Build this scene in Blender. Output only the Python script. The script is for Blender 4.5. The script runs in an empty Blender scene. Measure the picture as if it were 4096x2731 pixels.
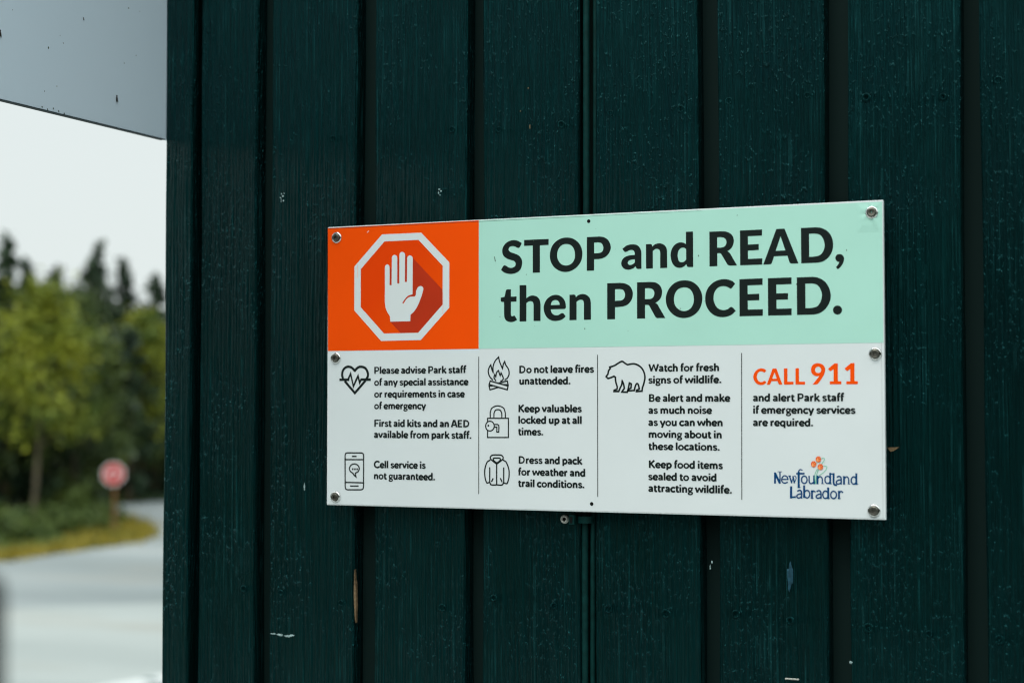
import bpy, bmesh, math, random
import numpy as np
from mathutils import Vector, Matrix
from mathutils.geometry import tessellate_polygon
R = math.radians
S = bpy.context.scene
COL = S.collection
random.seed(7); rng = np.random.default_rng(7)

# ------------------------------------------------------------------ camera
Z0 = 2.6                                   # height of the sign's lower edge above the ground
cam = bpy.data.cameras.new('camera'); co = bpy.data.objects.new('camera', cam); COL.objects.link(co)
co.location = (0.93317, -1.61172, 0.10848 + Z0); co.rotation_euler = (1.608862, 0.000126, 0.415592)
cam.sensor_width = 36; cam.sensor_fit = 'HORIZONTAL'; cam.lens = 59.213
cam.clip_start = 0.05; cam.clip_end = 600
cam.dof.use_dof = True; cam.dof.focus_distance = 1.74; cam.dof.aperture_fstop = 4.6
S.camera = co
# ------------------------------------------------------------------ sky, sun, exposure
SUN = Vector((-0.20, -0.47, 0.86)).normalized()
W = bpy.data.worlds.new('World'); S.world = W; W.use_nodes = True
nt = W.node_tree; bg = nt.nodes['Background']
sky = nt.nodes.new('ShaderNodeTexSky'); sky.sky_type = 'NISHITA'; sky.sun_disc = False
sky.sun_elevation = math.asin(SUN.z); sky.sun_rotation = math.atan2(SUN.x, SUN.y)
sky.dust_density = 4.0
mx = nt.nodes.new('ShaderNodeMix'); mx.data_type = 'RGBA'; mx.inputs['Factor'].default_value = 0.88   # thick pale overcast over the blue
mx.inputs['B'].default_value = (10.05, 10.95, 10.8, 1)
wc = nt.nodes.new('ShaderNodeTexCoord'); wz = nt.nodes.new('ShaderNodeSeparateXYZ'); wr = nt.nodes.new('ShaderNodeMapRange'); wr.interpolation_type = 'SMOOTHSTEP'
wr.inputs[1].default_value = .17; wr.inputs[2].default_value = .85; wr.inputs[3].default_value = 1.0; wr.inputs[4].default_value = 3.1   # overcast: zenith about three times the horizon
wm = nt.nodes.new('ShaderNodeVectorMath'); wm.operation = 'SCALE'
nt.links.new(wc.outputs['Generated'], wz.inputs[0]); nt.links.new(wz.outputs['Z'], wr.inputs[0])
nt.links.new(sky.outputs[0], mx.inputs['A']); nt.links.new(mx.outputs['Result'], wm.inputs[0]); nt.links.new(wr.outputs[0], wm.inputs['Scale']); nt.links.new(wm.outputs[0], bg.inputs['Color'])
bg.inputs['Strength'].default_value = 0.085
sl = bpy.data.lights.new('sun', 'SUN'); sl.energy = 1.05; sl.angle = R(28); sl.color = (1.0, .97, .92)
so = bpy.data.objects.new('sun', sl); COL.objects.link(so); so.rotation_euler = SUN.to_track_quat('Z', 'Y').to_euler(); so.location = (0, -6, 9)
S.view_settings.view_transform = 'Standard'; S.view_settings.look = 'None'; S.view_settings.gamma = 1
S.view_settings.exposure = 0.0
S.render.engine = 'CYCLES'
S.cycles.use_denoising = True; S.cycles.denoiser = 'OPENIMAGEDENOISE'; S.cycles.denoising_input_passes = 'RGB_ALBEDO_NORMAL'; S.cycles.denoising_prefilter = 'ACCURATE'
S.cycles.use_adaptive_sampling = False; S.cycles.filter_width = 1.2

# ------------------------------------------------------------------ helpers
def link(o, parent=None):
    COL.objects.link(o)
    if parent: o.parent = parent
    return o
def tag(o, label=None, cat=None, group=None, kind=None):
    for k, v in (('label', label), ('category', cat), ('group', group), ('kind', kind)):
        if v: o[k] = v
    return o
def empty(name, loc=(0, 0, 0)):
    o = bpy.data.objects.new(name, None); o.location = loc; o.empty_display_size = .05
    return link(o)
def mesh_obj(name, verts, faces, mat, parent=None, smooth=False):
    me = bpy.data.meshes.new(name); me.from_pydata([tuple(v) for v in verts], [], [tuple(f) for f in faces]); me.update()
    if smooth:
        for p in me.polygons: p.use_smooth = True
    if mat: me.materials.append(mat)
    o = bpy.data.objects.new(name, me); link(o)
    if parent:
        o.parent = parent; o.matrix_parent_inverse = Matrix.Translation(parent.location).inverted()
    return o
def bm_obj(name, bm, mat, parent=None, smooth=False):
    me = bpy.data.meshes.new(name); bm.to_mesh(me); bm.free()
    if smooth:
        for p in me.polygons: p.use_smooth = True
    me.materials.append(mat); o = bpy.data.objects.new(name, me); link(o)
    if parent:
        o.parent = parent; o.matrix_parent_inverse = Matrix.Translation(parent.location).inverted()
    return o
def box_bm(x0, x1, y0, y1, z0, z1, bev=0, seg=2, bm=None):
    b2 = bmesh.new(); bmesh.ops.create_cube(b2, size=1)
    for v in b2.verts:
        v.co = Vector((x0 + (v.co.x + .5) * (x1 - x0), y0 + (v.co.y + .5) * (y1 - y0), z0 + (v.co.z + .5) * (z1 - z0)))
    if bev: bmesh.ops.bevel(b2, geom=b2.edges[:], offset=bev, segments=seg, affect='EDGES', profile=.5)
    if bm is None: return b2
    me = bpy.data.meshes.new('tmp'); b2.to_mesh(me); b2.free(); bm.from_mesh(me); bpy.data.meshes.remove(me); return bm
def nodes(name):
    m = bpy.data.materials.new(name); m.use_nodes = True; n = m.node_tree.nodes; return m, n, m.node_tree.links, n['Principled BSDF']
def flat(name, col, rough=.5, spec=.4, metal=0., vary=0., scale=40.):
    m, n, l, p = nodes(name)
    p.inputs['Base Color'].default_value = (*col, 1); p.inputs['Roughness'].default_value = rough
    p.inputs['Specular IOR Level'].default_value = spec; p.inputs['Metallic'].default_value = metal
    if vary:
        tc = n.new('ShaderNodeTexCoord'); no = n.new('ShaderNodeTexNoise'); no.inputs['Scale'].default_value = scale; no.inputs['Detail'].default_value = 5
        r = n.new('ShaderNodeMapRange'); r.inputs[1].default_value = .3; r.inputs[2].default_value = .7; r.inputs[3].default_value = 1 - vary; r.inputs[4].default_value = 1 + vary
        h = n.new('ShaderNodeMix'); h.data_type = 'RGBA'; h.blend_type = 'MULTIPLY'; h.inputs['Factor'].default_value = 1
        h.inputs['A'].default_value = (*col, 1)
        l.new(tc.outputs['Object'], no.inputs['Vector']); l.new(no.outputs['Fac'], r.inputs[0]); l.new(r.outputs[0], h.inputs['B']); l.new(h.outputs['Result'], p.inputs['Base Color'])
    return m
def curve_pts(c, n=5):
    """contour of (x, z, smooth) -> dense polyline; smooth points get Catmull-Rom arcs"""
    out = []; N = len(c)
    for i in range(N):
        a, b = c[i], c[(i + 1) % N]
        A, B = Vector(a[:2]), Vector(b[:2])
        if not a[2] and not b[2]: out.append(A); continue
        P, Q = Vector(c[i - 1][:2]), Vector(c[(i + 2) % N][:2])
        d = (B - A).length
        def tang(p, q, r):
            t = (r - p)
            return t.normalized() * d if t.length > 1e-9 else t
        ta = tang(P, A, B) if a[2] else None; tb = tang(A, B, Q) if b[2] else None
        if ta is None: ta = 2 * (B - A) - tb if False else (B - A) * 1.0
        if tb is None: tb = (B - A) * 1.0
        for k in range(n):
            t = k / n; h1 = 2*t**3-3*t**2+1; h2 = t**3-2*t**2+t; h3 = -2*t**3+3*t**2; h4 = t**3-t**2
            out.append(A*h1 + ta*h2 + B*h3 + tb*h4)
    return out
def open_pts(c, n=5):
    c = [list(p) for p in c]; c[0][2] = 0; c[-1][2] = 0
    out = curve_pts(c + [], n)
    # drop the closing run: curve_pts closes last->first; both corners, so only the last corner itself was emitted
    return out
def fill_shapes(shapes, y, n=5):
    V, F = [], []
    for sh in shapes:
        loops = [[Vector((p.x, p.y, 0)) for p in curve_pts(c, n)] for c in sh]
        base = len(V)
        for lp in loops: V += [(p.x / 1000, y, p.y / 1000 + Z0) for p in lp]
        for t in tessellate_polygon(loops):
            p0, p1, p2 = (V[base + k] for k in t)
            cr = (p1[0]-p0[0])*(p2[2]-p0[2]) - (p1[2]-p0[2])*(p2[0]-p0[0])
            F.append(tuple(base + k for k in (t if cr > 0 else t[::-1])))
    return V, F
def strokes(items, y, ext=.6, fat=1.38):
    V, F = [], []
    for i, (pts, w, closed) in enumerate(items):
        P = curve_pts(pts, 6) if closed else open_pts(pts, 6)
        Q = [P[0]]
        for p in P[1:]:
            if (p - Q[-1]).length > .02: Q.append(p)
        if closed and (Q[0] - Q[-1]).length < .02: Q.pop()
        P = Q; N = len(P); h = w / 2 * fat; b = len(V); yy = y - i * 4e-6
        for k in range(N):
            pr = P[k - 1] if (k or closed) else None; nx = P[(k + 1) % N] if (k < N - 1 or closed) else None
            d1 = (P[k] - pr).normalized() if pr is not None else None; d2 = (nx - P[k]).normalized() if nx is not None else None
            if d1 is None: d1 = d2
            if d2 is None: d2 = d1
            t = d1 + d2
            t = t.normalized() if t.length > 1e-6 else d1
            nrm = Vector((-t.y, t.x)); cs = max(.45, nrm.dot(Vector((-d1.y, d1.x))))
            off = nrm * (h / cs)
            p = P[k]
            if not closed and k == 0: p = p - d2 * h * ext
            if not closed and k == N - 1: p = p + d1 * h * ext
            for q in (p + off, p - off): V.append((q.x / 1000, yy, q.y / 1000 + Z0))
        for k in range(N if closed else N - 1):
            a, c = b + 2 * k, b + 2 * ((k + 1) % N); F.append((a, a + 1, c + 1, c))
    return V, F
def text_mesh(s, res=4, offset=.030):
    c = bpy.data.curves.new('t', 'FONT'); c.body = s; c.offset = offset; c.resolution_u = res; c.fill_mode = 'FRONT'
    o = bpy.data.objects.new('t', c); COL.objects.link(o); bpy.context.view_layer.update()
    me = bpy.data.meshes.new_from_object(o.evaluated_get(bpy.context.evaluated_depsgraph_get()))
    v = np.array([tuple(p.co) for p in me.vertices]); f = [tuple(p.vertices) for p in me.polygons]
    bpy.data.objects.remove(o); bpy.data.curves.remove(c); bpy.data.meshes.remove(me)
    return v, f
CAP = text_mesh('P')[0][:, 1].max()
# humanist bold letters drawn as pen strokes; cap height 100, x-height 70; '~' marks a smooth point
_N = "18.5,43 30,58~ 41,62~ 55,56~ 60,42 60,0"
_C = "60,52 50,60~ 38,62.5~ 20,54~ 12.5,34~ 20,14~ 36,7.5~ 50,12~ 60,22"
_B = "18.5,22 28,11~ 41,7.5~ 58,16~ 66,36~ 58,56~ 42,62.5~ 29,58~ 18.5,48"
PEN = {
 'n': (78, ["18.5,0 18.5,70", _N]), 'h': (78, ["18.5,0 18.5,103", _N]), 'u': (78, ["18.5,70 18.5,27 23,13~ 35,8~ 48,13~ 60,26", "60,70 60,0"]),
 'm': (116, ["18.5,0 18.5,70", "18.5,46 28,59~ 39,62~ 53,56~ 58,42 58,0", "58,46 67,59~ 78,62~ 92,56~ 97.5,42 97.5,0"]),
 'i': (36, ["18,0 18,70", "18,84 18,102|20"]), 'l': (36, ["18,0 18,103"]), 'o': (80, ["40,62.5~ 59,55~ 67.5,35~ 59,15~ 40,7.5~ 21,15~ 12.5,35~ 21,55~|17c"]),
 'c': (66, ["60,53 50,61~ 38,62.5~ 21,55~ 12.5,35~ 21,15~ 38,7.5~ 50,10~ 61,18"]),
 'e': (73, ["13,34 58,34|13", "61,31 60,48~ 51,59~ 38,62.5~ 22,55~ 12.5,35~ 22,14~ 39,7.5~ 52,10~ 63,18"]),
 'a': (70, ["11,55 22,61~ 34,62.5~ 47,58~ 52,44 52,0", "52,38 30,33~ 15,26~ 13,16~ 22,8~ 36,10~ 52,23|15"]),
 'd': (79, ["60,0 60,103", _C]), 'q': (79, ["60,-24 60,70", _C]), 'b': (79, ["18.5,0 18.5,103", _B]), 'p': (79, ["18.5,-24 18.5,70", _B]),
 'g': (71, ["34,62.5~ 50,57~ 55,43~ 50,29~ 34,24~ 19,29~ 14,43~ 19,57~|15c", "48,58 70,62|13", "21,27 17,17~ 25,10~ 42,7~ 59,0~ 59,-13~ 47,-22~ 32,-24~ 14,-19~ 13,-8~ 25,3|14"]),
 'f': (47, ["21,0 21,78 25,93~ 34,98~ 47,96", "5,63 44,63|14"]), 't': (51, ["22,86 22,24 26,11~ 35,7.5~ 48,12", "5,63 47,63|14"]),
 'r': (55, ["18.5,0 18.5,70", "18.5,42 27,56~ 37,61.5~ 50,61"]), 's': (62, ["52,54 42,61~ 30,62.5~ 17,58~ 15,48~ 24,40~ 38,33~ 50,26~ 50,14~ 40,8~ 28,7~ 10,15|15.5"]),
 'v': (72, ["8,70 36,4", "36,4 64,70"]), 'w': (108, ["7,70 30,4", "30,4 54,68|15", "54,68 78,4|15", "78,4 101,70"]), 'y': (72, ["8,70 37,5", "65,70 27,-24"]),
 'k': (74, ["18.5,0 18.5,103", "66,70 24,35|16", "31,40 70,0"]),
 'P': (88, ["20,0 20,100", "20,92 48,92 66,87~ 73,67~ 66,48~ 48,41 20,41|16"]), 'F': (80, ["20,0 20,100", "20,92 76,92|16", "20,47 68,47|16"]),
 'A': (92, ["9,0 42,100", "83,0 50,100", "26,30 66,30|15"]), 'E': (84, ["20,0 20,100", "20,92 72,92|16", "20,50 65,50|16", "20,8 72,8|16"]),
 'D': (105, ["20,0 20,100", "20,92 42,92 70,82~ 84,50~ 70,18~ 42,8 20,8|16.5"]), 'C': (93, ["86,78 72,89~ 54,93~ 26,82~ 13,50~ 26,18~ 54,7~ 74,12~ 88,23"]),
 'K': (92, ["20,0 20,100", "79,100 27,50", "35,56 84,0"]), 'W': (132, ["8,100 37,4", "37,4 66,98|15", "66,98 95,4|15", "95,4 124,100"]),
 'B': (90, ["20,0 20,100", "20,92 46,92 64,85~ 66,71~ 60,57~ 44,53 20,53|16", "44,53 67,46~ 72,28~ 64,13~ 46,8 20,8|16"]), '.': (34, ["18,1 18,20|20"]), ' ': (27, [])}
PEN_W = 20.3
def text_lines(lines, y):
    V, F = [], []
    for s, x0, x1, zb, cap in lines:
        items = []; x = 0
        for ch in s:
            adv, sts = PEN[ch]
            for st_ in sts:
                body, _, wd = st_.partition('|'); closed = wd.endswith('c'); wd = float(wd.rstrip('c') or PEN_W) * (PEN_W / 17)
                pts = []
                for w in body.split():
                    a, b = w.rstrip('~').split(','); pts.append([float(a) + x, float(b), 1 if w.endswith('~') else 0])
                items.append([pts, wd, closed])
            x += adv - (3.5 if ch != ' ' else 0)
        v, f = strokes(items, 0, 0, 1.0)
        v = np.array(v); xs = v[:, 0] * 1000; zs = (v[:, 2] - Z0) * 1000; k = np.arange(len(v)); lo, hi = xs.min(), xs.max(); b = len(V)
        X = x0 + (xs - lo) * (x1 - x0) / (hi - lo); Zc = zb + zs * cap / 100
        V += [(a / 1000, y + c, d / 1000 + Z0) for a, c, d in zip(X, v[:, 1], Zc)]; F += [tuple(b + q for q in t) for t in f]
    return V, F
def lathe(prof, n=28):
    """prof: list of (radius, height); axis points to -y"""
    V, F = [], []
    for r, h in prof:
        for k in range(n):
            a = 2 * math.pi * k / n; V.append((r * math.cos(a), -h, r * math.sin(a)))
    for i in range(len(prof) - 1):
        for k in range(n):
            a, b = i * n + k, i * n + (k + 1) % n; F.append((a, b, b + n, a + n))
    return V, F

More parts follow.
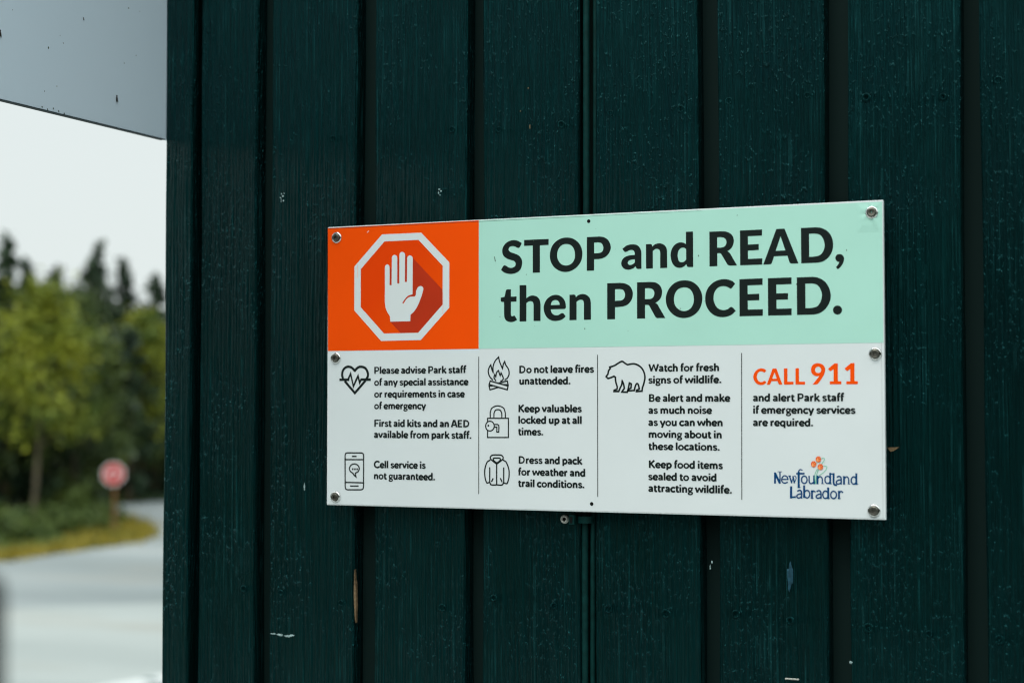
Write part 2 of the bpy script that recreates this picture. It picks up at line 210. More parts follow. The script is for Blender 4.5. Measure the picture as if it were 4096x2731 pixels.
# ------------------------------------------------------------------ data measured off the place (mm on the sign, metres elsewhere)
TRACE={"title":[[[[233.2,278.2,0],[228.9,280.7,1],[223.6,281.8,1],[216.8,280.1,1],[212.4,276,1],[210.8,271.3,1],[212.2,265.9,1],[216.4,262.6,1],[220.9,261,1],[224.8,259.5,1],[226.2,256.9,1],[225.3,254.2,1],[221.6,252.7,1],[218.2,253.3,1],[215.4,255,1],[213.5,255.6,1],[211.9,254.8,1],[209.4,250.9,0],[213.3,248,1],[220.6,246.3,1],[227.5,247.6,1],[231.9,251.1,1],[233.7,257.4,1],[232.7,262,1],[229.6,265.5,1],[224.8,267.7,1],[220.6,269.2,1],[218.5,271,1],[218.2,272.6,1],[219.6,274.8,1],[222.7,275.5,1],[225.5,274.9,1],[227.9,273.7,1],[229.4,273.3,1],[231,274.2,1]]],[[[235.9,281.4,0],[263.7,281.4,0],[263.6,275.2,0],[253.8,275.1,0],[253.8,246.8,0],[245.7,246.7,0],[245.7,275.2,0],[235.9,275.2,0]]],[[[265,264.1,1],[266.6,272,1],[270.9,277.7,1],[277.3,281.2,1],[284.4,282,1],[290.8,280.6,1],[296.5,276.7,1],[300,271.3,1],[301.2,264.8,1],[300,257.6,1],[296.1,252,1],[289.7,247.8,1],[282.6,246.4,1],[275.5,248,1],[269.8,251.9,1],[266.2,257.4,1]],[[273.1,264.2,1],[274.3,269.8,1],[278,274.1,1],[283.7,275.4,1],[288.7,273.8,1],[291.9,269.8,1],[293,264.4,1],[292.2,258.9,1],[288.6,254.5,1],[283,253.1,1],[277.6,254.9,1],[274.4,258.8,1]]],[[[306.2,281.6,0],[317.6,281.6,0],[320.4,281.6,1],[325.9,280.3,1],[330.1,276.8,1],[332.4,270.8,1],[331.1,265.3,1],[327.6,261.2,1],[323.1,259.1,1],[318.9,258.5,0],[314.2,258.5,0],[314.1,246.9,0],[306.1,246.9,0]],[[314.2,275.6,0],[318.6,275.7,0],[322.1,274.7,1],[323.8,272.2,1],[324.3,269.8,1],[323.6,266.9,1],[321.7,265.2,1],[318.6,264.6,0],[314.2,264.6,0]]],[[[345,268.1,0],[349.2,271,1],[353.3,272.1,1],[356.6,272.2,1],[360.6,271.3,1],[363.5,268.8,1],[365.1,265.5,1],[365.5,262.7,0],[365.5,247,0],[361.8,246.9,0],[360.2,247.7,1],[359.2,249.8,0],[356.9,247.9,1],[353.9,246.8,1],[350.6,246.5,1],[346.6,247.9,1],[344.4,250.6,1],[343.7,253.4,1],[344.8,256.9,1],[347.7,259.5,1],[352.5,261,1],[358.4,261.4,0],[358.2,263.7,1],[357.3,265.6,1],[355.1,266.5,1],[352.2,266.1,1],[349.6,264.9,1],[347.9,264.7,1],[346.5,265.8,1]],[[358.4,256.9,0],[355.4,256.7,1],[352.1,255.7,1],[350.8,253.7,1],[351.6,251.9,1],[353.4,251.3,1],[355.8,251.8,1],[358.3,253.5,0]]],[[[370.4,271.7,0],[375.2,271.8,0],[376.6,271.1,1],[377.2,269,0],[379.5,271,1],[382.1,271.9,1],[385.3,272.1,1],[389.3,270.6,1],[392,267.6,1],[392.8,264.1,0],[392.9,247,0],[385.5,247,0],[385.5,262.6,0],[384.9,265.1,1],[382.8,266.5,1],[380.2,266.3,1],[377.7,264.6,0],[377.7,247,0],[370.4,247,0]]],[[[412.8,282.6,0],[420.2,282.6,0],[420.2,247,0],[415.5,247,0],[413.9,247.8,1],[413.2,250,0],[410.4,247.7,1],[407.9,246.8,1],[405.4,246.6,1],[401.4,248,1],[398.2,251.9,1],[396.7,257.4,1],[396.6,261.2,1],[397.9,266,1],[401.1,270.1,1],[404.7,271.9,1],[407.6,272.2,1],[410.5,271.5,1],[412.7,270.2,0]],[[412.9,265.2,0],[411.2,266.5,1],[409,266.8,1],[406.5,265.8,1],[404.7,263.3,1],[404,259.4,1],[404.5,255.4,1],[405.7,253,1],[408.1,252.2,1],[410.7,252.7,1],[412.9,254.6,0]]],[[[437.2,281.6,0],[449.5,281.6,0],[454.5,281,1],[459.2,278.7,1],[461.6,275.4,1],[462.4,271.7,1],[461.6,267.6,1],[459.4,264,1],[455.7,261.5,0],[457.5,260.2,1],[459.1,258.2,0],[465.5,247,0],[458.4,247,0],[456.2,247.9,1],[455.1,249.2,0],[449.7,258.4,0],[448.7,259.6,1],[447.6,259.9,0],[445.3,259.8,0],[445.3,247,0],[437.2,247,0]],[[445.2,275.7,0],[448.9,275.8,0],[451.7,275.2,1],[453.9,273.6,1],[454.8,271,1],[454.2,268.1,1],[452.3,266.1,1],[449.1,265.3,0],[445.2,265.4,0]]],[[[468.7,281.5,0],[491.1,281.6,0],[491,275.6,0],[476.7,275.5,0],[476.8,267.3,0],[487.7,267.4,0],[487.7,261.5,0],[476.7,261.3,0],[476.7,253.1,0],[491.2,253.1,0],[491.1,247,0],[468.7,247,0]]],[[[505.5,281.5,0],[513.7,281.5,0],[527.3,247,0],[520.8,246.9,0],[518.9,247.7,1],[518.1,249.5,0],[516.4,254.8,0],[503.1,254.7,0],[501.1,248.9,0],[500,247.3,1],[498,246.9,0],[492.1,246.9,0]],[[509.7,274.1,0],[514.4,260.1,0],[504.7,260,0]]],[[[530,281.4,0],[544.3,281.5,0],[550,280.6,1],[556,277.3,1],[560,271.8,1],[561.5,265,1],[560.7,258,1],[557.6,252.5,1],[552.7,248.6,1],[547.5,247.1,1],[543.3,246.9,0],[530.1,246.9,0]],[[538,275.4,0],[543.2,275.4,0],[548.1,274.3,1],[551.4,270.8,1],[553.2,265,1],[552.8,260.5,1],[550.6,256.1,1],[547.2,253.7,1],[542.6,253,0],[538,252.9,0]]],[[[565.9,239.9,0],[564.1,242,0],[566.3,244.6,1],[567.5,246.8,0],[565.4,247.6,1],[564,249.3,1],[563.7,251.6,1],[565.1,253.9,1],[567.7,254.5,1],[570.3,253.7,1],[571.9,251.3,1],[572,248.7,1],[570.8,245.2,1],[568.7,242.1,1]]],[[[220.8,230.2,0],[220.8,222.6,0],[227.3,222.5,0],[227.2,217.3,0],[220.8,217.2,0],[220.8,204.5,0],[221.2,202.5,1],[222.7,202,1],[224.6,202.6,1],[225.5,201.9,0],[227.9,198.2,0],[224.3,196.4,1],[220.3,195.9,1],[215.8,197.4,1],[213.5,200.5,1],[213,204,0],[212.9,217.2,0],[210.8,217.2,0],[209.3,218.1,1],[209.2,221.8,0],[213.5,222.6,0],[215,229.2,0],[216.2,230.2,1]]],[[[230.7,234.3,0],[238.4,234.2,0],[238.5,220.4,0],[241.8,222.4,1],[246,223.1,1],[250.7,221.6,1],[253.5,218.2,1],[254.5,213.5,0],[254.4,196.4,0],[246.6,196.5,0],[246.6,213.7,0],[245.8,216.1,1],[243.4,217.2,1],[241.1,216.9,1],[238.5,215.3,0],[238.4,196.3,0],[230.7,196.3,0]]],[[[281.4,208.2,0],[282.7,209.3,1],[282.8,211.5,1],[282.1,215.4,1],[280,219.1,1],[276.3,222,1],[271.2,223.1,1],[266.1,222,1],[261.5,218.7,1],[258.9,214.2,1],[258,209.9,1],[258.9,204.7,1],[261.9,199.7,1],[266.6,196.8,1],[271.2,196,1],[276.8,196.8,1],[280,198.3,1],[282.6,200.6,0],[280.5,203.4,0],[278.9,204,1],[277.2,203.6,1],[274.9,202.3,1],[271.9,201.9,1],[268.9,202.8,1],[266.8,205,1],[265.9,208.2,0]],[[266,212.6,0],[267,215.7,1],[268.9,217.3,1],[271.2,217.7,1],[273.5,217.2,1],[275.4,215.2,1],[276,212.6,0]]],[[[286.9,222.7,0],[291.6,222.8,0],[293.4,222.1,1],[294,220,0],[296.6,222.1,1],[301.7,223.2,1],[306.2,221.8,1],[309.4,218.5,1],[310.5,213.8,0],[310.6,196.6,0],[302.8,196.5,0],[302.9,213.1,0],[302.1,216.2,1],[299.8,217.3,1],[297.1,216.8,1],[294.7,215.3,0],[294.7,196.5,0],[286.8,196.5,0]]],[[[328.4,233.4,0],[342.2,233.4,0],[347.8,232.6,1],[353,229.7,1],[355.8,224.7,1],[356.1,220.7,1],[354.8,215.8,1],[351.1,211.5,1],[346.4,209.5,1],[341.6,208.9,0],[336.9,208.7,0],[336.9,196.5,0],[328.3,196.5,0]],[[336.9,227,0],[341.7,227.1,0],[345.5,226.2,1],[347.4,223.4,1],[347.7,220.5,1],[346.6,217.4,1],[344,215.6,1],[341,215.3,0],[336.9,215.2,0]]],[[[360.7,233.4,0],[374.5,233.4,0],[380.5,232.6,1],[385.2,229.4,1],[387.3,224.3,1],[386.7,218.6,1],[384.2,214.7,1],[380.2,212,0],[382.3,210.7,1],[383.7,208.5,0],[390.7,196.6,0],[382,196.6,0],[380.2,198,1],[379.5,199.1,0],[373.7,209.4,0],[372.8,210.1,1],[371.6,210.3,0],[369.2,210.2,0],[369.2,196.6,0],[360.6,196.6,0]],[[369.2,227,0],[373.1,227.1,0],[376.3,226.5,1],[378.7,224.3,1],[379.2,221.4,1],[378.2,218.3,1],[375.8,216.4,1],[372.6,216.1,0],[369.2,216.1,0]]],[[[391.3,214.9,1],[392.5,221.7,1],[396.7,228.4,1],[403.1,232.7,1],[410.9,233.9,1],[418.2,232.6,1],[424.6,228.2,1],[428.6,221.4,1],[429.6,215.3,1],[428.3,208.1,1],[424.5,201.9,1],[418.1,197.6,1],[410.3,196.1,1],[402.5,197.8,1],[396.6,202.1,1],[392.7,208.1,1]],[[399.9,215.1,1],[401.2,221.2,1],[404.7,225.3,1],[411.1,226.9,1],[416.4,225.1,1],[419.5,221,1],[420.8,215,1],[419.6,209,1],[416.1,204.7,1],[410.3,203.1,1],[404.6,205.1,1],[401,209.4,1]]],[[[463.5,229.1,0],[460.7,231.6,1],[456.6,233.2,1],[451.8,233.9,1],[446.2,233.1,1],[440.6,230.6,1],[435.8,225.9,1],[433.2,220.2,1],[432.6,214.8,1],[433.3,209,1],[436,203.5,1],[440.1,199.4,1],[444.9,197,1],[450.5,196.1,1],[455.5,196.7,1],[460.2,198.7,1],[464,202.1,0],[460.8,205.6,0],[459.4,206.1,1],[458,205.6,1],[455.5,203.9,1],[450.8,203.2,1],[446.4,204.6,1],[443.4,207.8,1],[441.7,211.7,1],[441.2,215.1,1],[442,220.5,1],[444.7,224.5,1],[448,226.5,1],[451.5,226.9,1],[454.8,226.3,1],[457.1,225.1,1],[459,224.2,1],[460.5,225.2,0]]],[[[467.8,233.3,0],[491.4,233.5,0],[491.3,227,0],[476.2,227,0],[476.2,218.3,0],[487.9,218.4,0],[487.9,212,0],[476.2,212,0],[476.3,203.1,0],[491.5,203.1,0],[491.4,196.7,0],[467.8,196.6,0]]],[[[496.7,233.4,0],[520.4,233.5,0],[520.3,226.9,0],[505.1,226.9,0],[505.2,218.2,0],[516.8,218.2,0],[516.7,212,0],[505.2,212,0],[505.2,203.2,0],[520.3,203.2,0],[520.2,196.6,0],[496.7,196.7,0]]],[[[525.6,233.3,0],[540.9,233.4,0],[546.3,232.5,1],[552.3,229.2,1],[556.8,223.3,1],[558.8,216,1],[558.5,210.8,1],[556.3,205.6,1],[552.4,200.8,1],[547.1,197.7,1],[542.1,196.7,0],[525.6,196.7,0]],[[534,226.9,0],[540.5,227,0],[545.1,225.7,1],[548.3,222.3,1],[550.2,216.6,1],[550,212.7,1],[548.2,207.9,1],[545.4,204.6,1],[540.7,203.2,0],[534,203.1,0]]],[[[569.8,200.4,1],[569.2,198.3,1],[567.5,196.7,1],[565.3,196.2,1],[563.1,196.8,1],[561.5,198.4,1],[560.9,200.6,1],[561.5,202.8,1],[563.1,204.4,1],[565.4,204.9,1],[567.6,204.3,1],[569.2,202.6,1]]]],"call":[[[[494.5,143,0],[492.3,144.5,1],[489.1,145,1],[485.2,143.6,1],[482.5,140.5,1],[481.4,136.7,1],[482.4,133.1,1],[485.1,129.9,1],[489,128.7,1],[492.3,129.4,1],[494.6,131.2,0],[493.2,132.8,0],[492.2,132.6,1],[489.6,131.6,1],[486.6,132.8,1],[485,136.4,1],[485.7,139.8,1],[487.4,141.7,1],[489.6,142.2,1],[491.6,141.5,1],[492.7,140.9,1],[493.4,141.6,0]]],[[[500.9,144.7,0],[504.7,144.7,0],[510.6,129,0],[507.9,129,0],[506.9,129.6,1],[505.7,132.5,0],[499.6,132.5,0],[498.6,129.8,0],[497.7,129,1],[494.9,129,0]],[[502.8,141.1,0],[505,134.8,0],[500.4,134.8,0]]],[[[512.2,144.8,0],[515.7,144.8,0],[515.6,131.8,0],[521.7,131.8,0],[521.6,129.1,0],[512.2,129,0]]],[[[523.7,144.8,0],[527.1,144.9,0],[527.1,131.8,0],[533.1,131.7,0],[533,129,0],[523.6,129,0]]],[[[540.4,129,0],[547.4,137.4,0],[545.7,137,1],[542.8,137.3,1],[540,139.6,1],[539,142.9,1],[540.2,147.2,1],[543.4,149.2,1],[546.3,149.5,1],[550.1,148.3,1],[552.5,145.4,1],[552.8,142.5,1],[551.4,137.8,1],[546.1,130.1,0],[544.6,129.1,1]],[[543,143,1],[543.8,145.2,1],[546,146.3,1],[548.1,145.2,1],[549,143.1,1],[548.1,140.8,1],[546,140,1],[543.8,140.9,1]]],[[[562,149.2,0],[565.2,149.2,0],[565.1,132,0],[568.4,131.9,0],[568.5,129.1,0],[557.3,129.1,0],[557.2,131.9,0],[561,132,0],[561.1,143.7,0],[558.9,142.1,1],[557.7,141.9,1],[555.7,144,0]]],[[[577.8,149.2,0],[581.3,149.3,0],[581.2,132,0],[584.4,131.9,0],[584.4,129.1,0],[573.4,129,0],[573.3,131.9,0],[577.1,131.9,0],[577.2,143.7,0],[575,142.1,1],[573.8,141.9,1],[571.8,144.2,0]]]],"oct":[[[[67.8,294.2,0],[115.3,294.1,0],[149.1,261,0],[149,212.7,0],[115.1,178.8,0],[67,178.5,0],[33.7,212.4,0],[33.7,260.4,0]],[[70.7,286.4,0],[112.1,286.5,0],[141.2,257.6,0],[141.1,216.1,0],[112,186.6,0],[70.5,186.5,0],[41.7,215.7,0],[41.6,257.3,0]]]],"octfill":[[[[70.7,286.4,0],[112.1,286.5,0],[141.2,257.6,0],[141.1,216.1,0],[112,186.6,0],[70.5,186.5,0],[41.7,215.7,0],[41.6,257.3,0]]]],"hand":[[[[71.5,233.6,0],[71.4,257.9,0],[72,260,1],[74.3,261.4,1],[76.6,259.9,1],[77.2,257.7,0],[77.2,238.7,0],[79.7,238.6,0],[79.9,268.1,0],[80.6,270.2,1],[83.1,271.3,1],[85.8,270,1],[86.5,267.8,0],[86.5,240.3,0],[89,240.2,0],[89.1,271,0],[89.9,273.2,1],[92.4,274.2,1],[95.1,273,1],[96,270.8,0],[95.8,241.6,0],[98.4,241.6,0],[98.5,266.8,0],[99.2,268.9,1],[101.8,270.1,1],[104.5,268.7,1],[105.3,266.6,0],[105.1,228.1,0],[99.7,226.6,1],[96,223.3,1],[92.7,219.1,0],[94.4,218.3,0],[97.1,222.3,1],[101.4,225.3,1],[107.8,225.6,0],[109,227.3,1],[109.4,231.6,0],[111.6,235.4,1],[115,236.7,1],[117.8,235,1],[118,232.3,0],[115.9,225.7,0],[111.6,216.2,1],[107.3,210,1],[102.7,206.1,0],[102.5,199.2,0],[78.1,199.2,0],[77.8,204.9,0],[75.4,208.3,1],[72.8,213.2,1],[71.5,220.1,1]]]],"handsh":[[[[77.2,259.4,0],[79.7,255.7,0],[79.7,238.6,0],[77.2,238.7,0]]],[[[86.5,268.6,0],[89,266,0],[89,240.2,0],[86.5,240.3,0]]],[[[96,271.6,0],[98.5,268.6,0],[98.4,241.6,0],[95.8,241.6,0]]],[[[105.3,267.4,0],[140.9,232.1,0],[141.1,216.1,0],[112,186.6,0],[90.8,186.6,0],[78.1,199.2,0],[102.5,199.2,0],[103,206.4,0],[108.4,211.5,0],[117.5,229.5,0],[118.4,233.3,0],[117,236.2,0],[113.7,236.8,0],[110,232.6,0],[108.8,227.3,0],[107.3,225.7,0],[101.4,225.3,0],[92.7,218.6,0],[91.1,219.1,0],[96,224.3,0],[105.1,228.4,0]]]],"orange":[[[[0.1,303.9,0],[183.6,304.4,0],[183.5,168.4,0],[0.7,168.5,0]]]],"mint":[[[[183.6,304.4,0],[609.1,303.3,0],[609.1,168.4,0],[183.5,168.4,0]]]],"flower":[[[[548.3,56.8,1],[548,55.3,1],[547,54.2,1],[545.6,53.8,1],[544.3,54.2,1],[543.3,55.3,1],[543,56.7,1],[543.4,58.2,1],[544.4,59.3,1],[545.7,59.7,1],[547,59.4,1],[548,58.3,1]]],[[[543.7,52,1],[543.3,50.6,1],[542.4,49.5,1],[541,49.1,1],[539.7,49.4,1],[538.7,50.5,1],[538.4,52,1],[538.7,53.5,1],[539.7,54.6,1],[541.1,55,1],[542.4,54.6,1],[543.4,53.5,1]]],[[[550.2,49.5,1],[549.9,48,1],[548.9,46.9,1],[547.6,46.5,1],[546.2,46.9,1],[545.3,48,1],[544.9,49.4,1],[545.3,50.9,1],[546.3,52,1],[547.6,52.4,1],[548.9,52,1],[549.9,51,1]]]]}
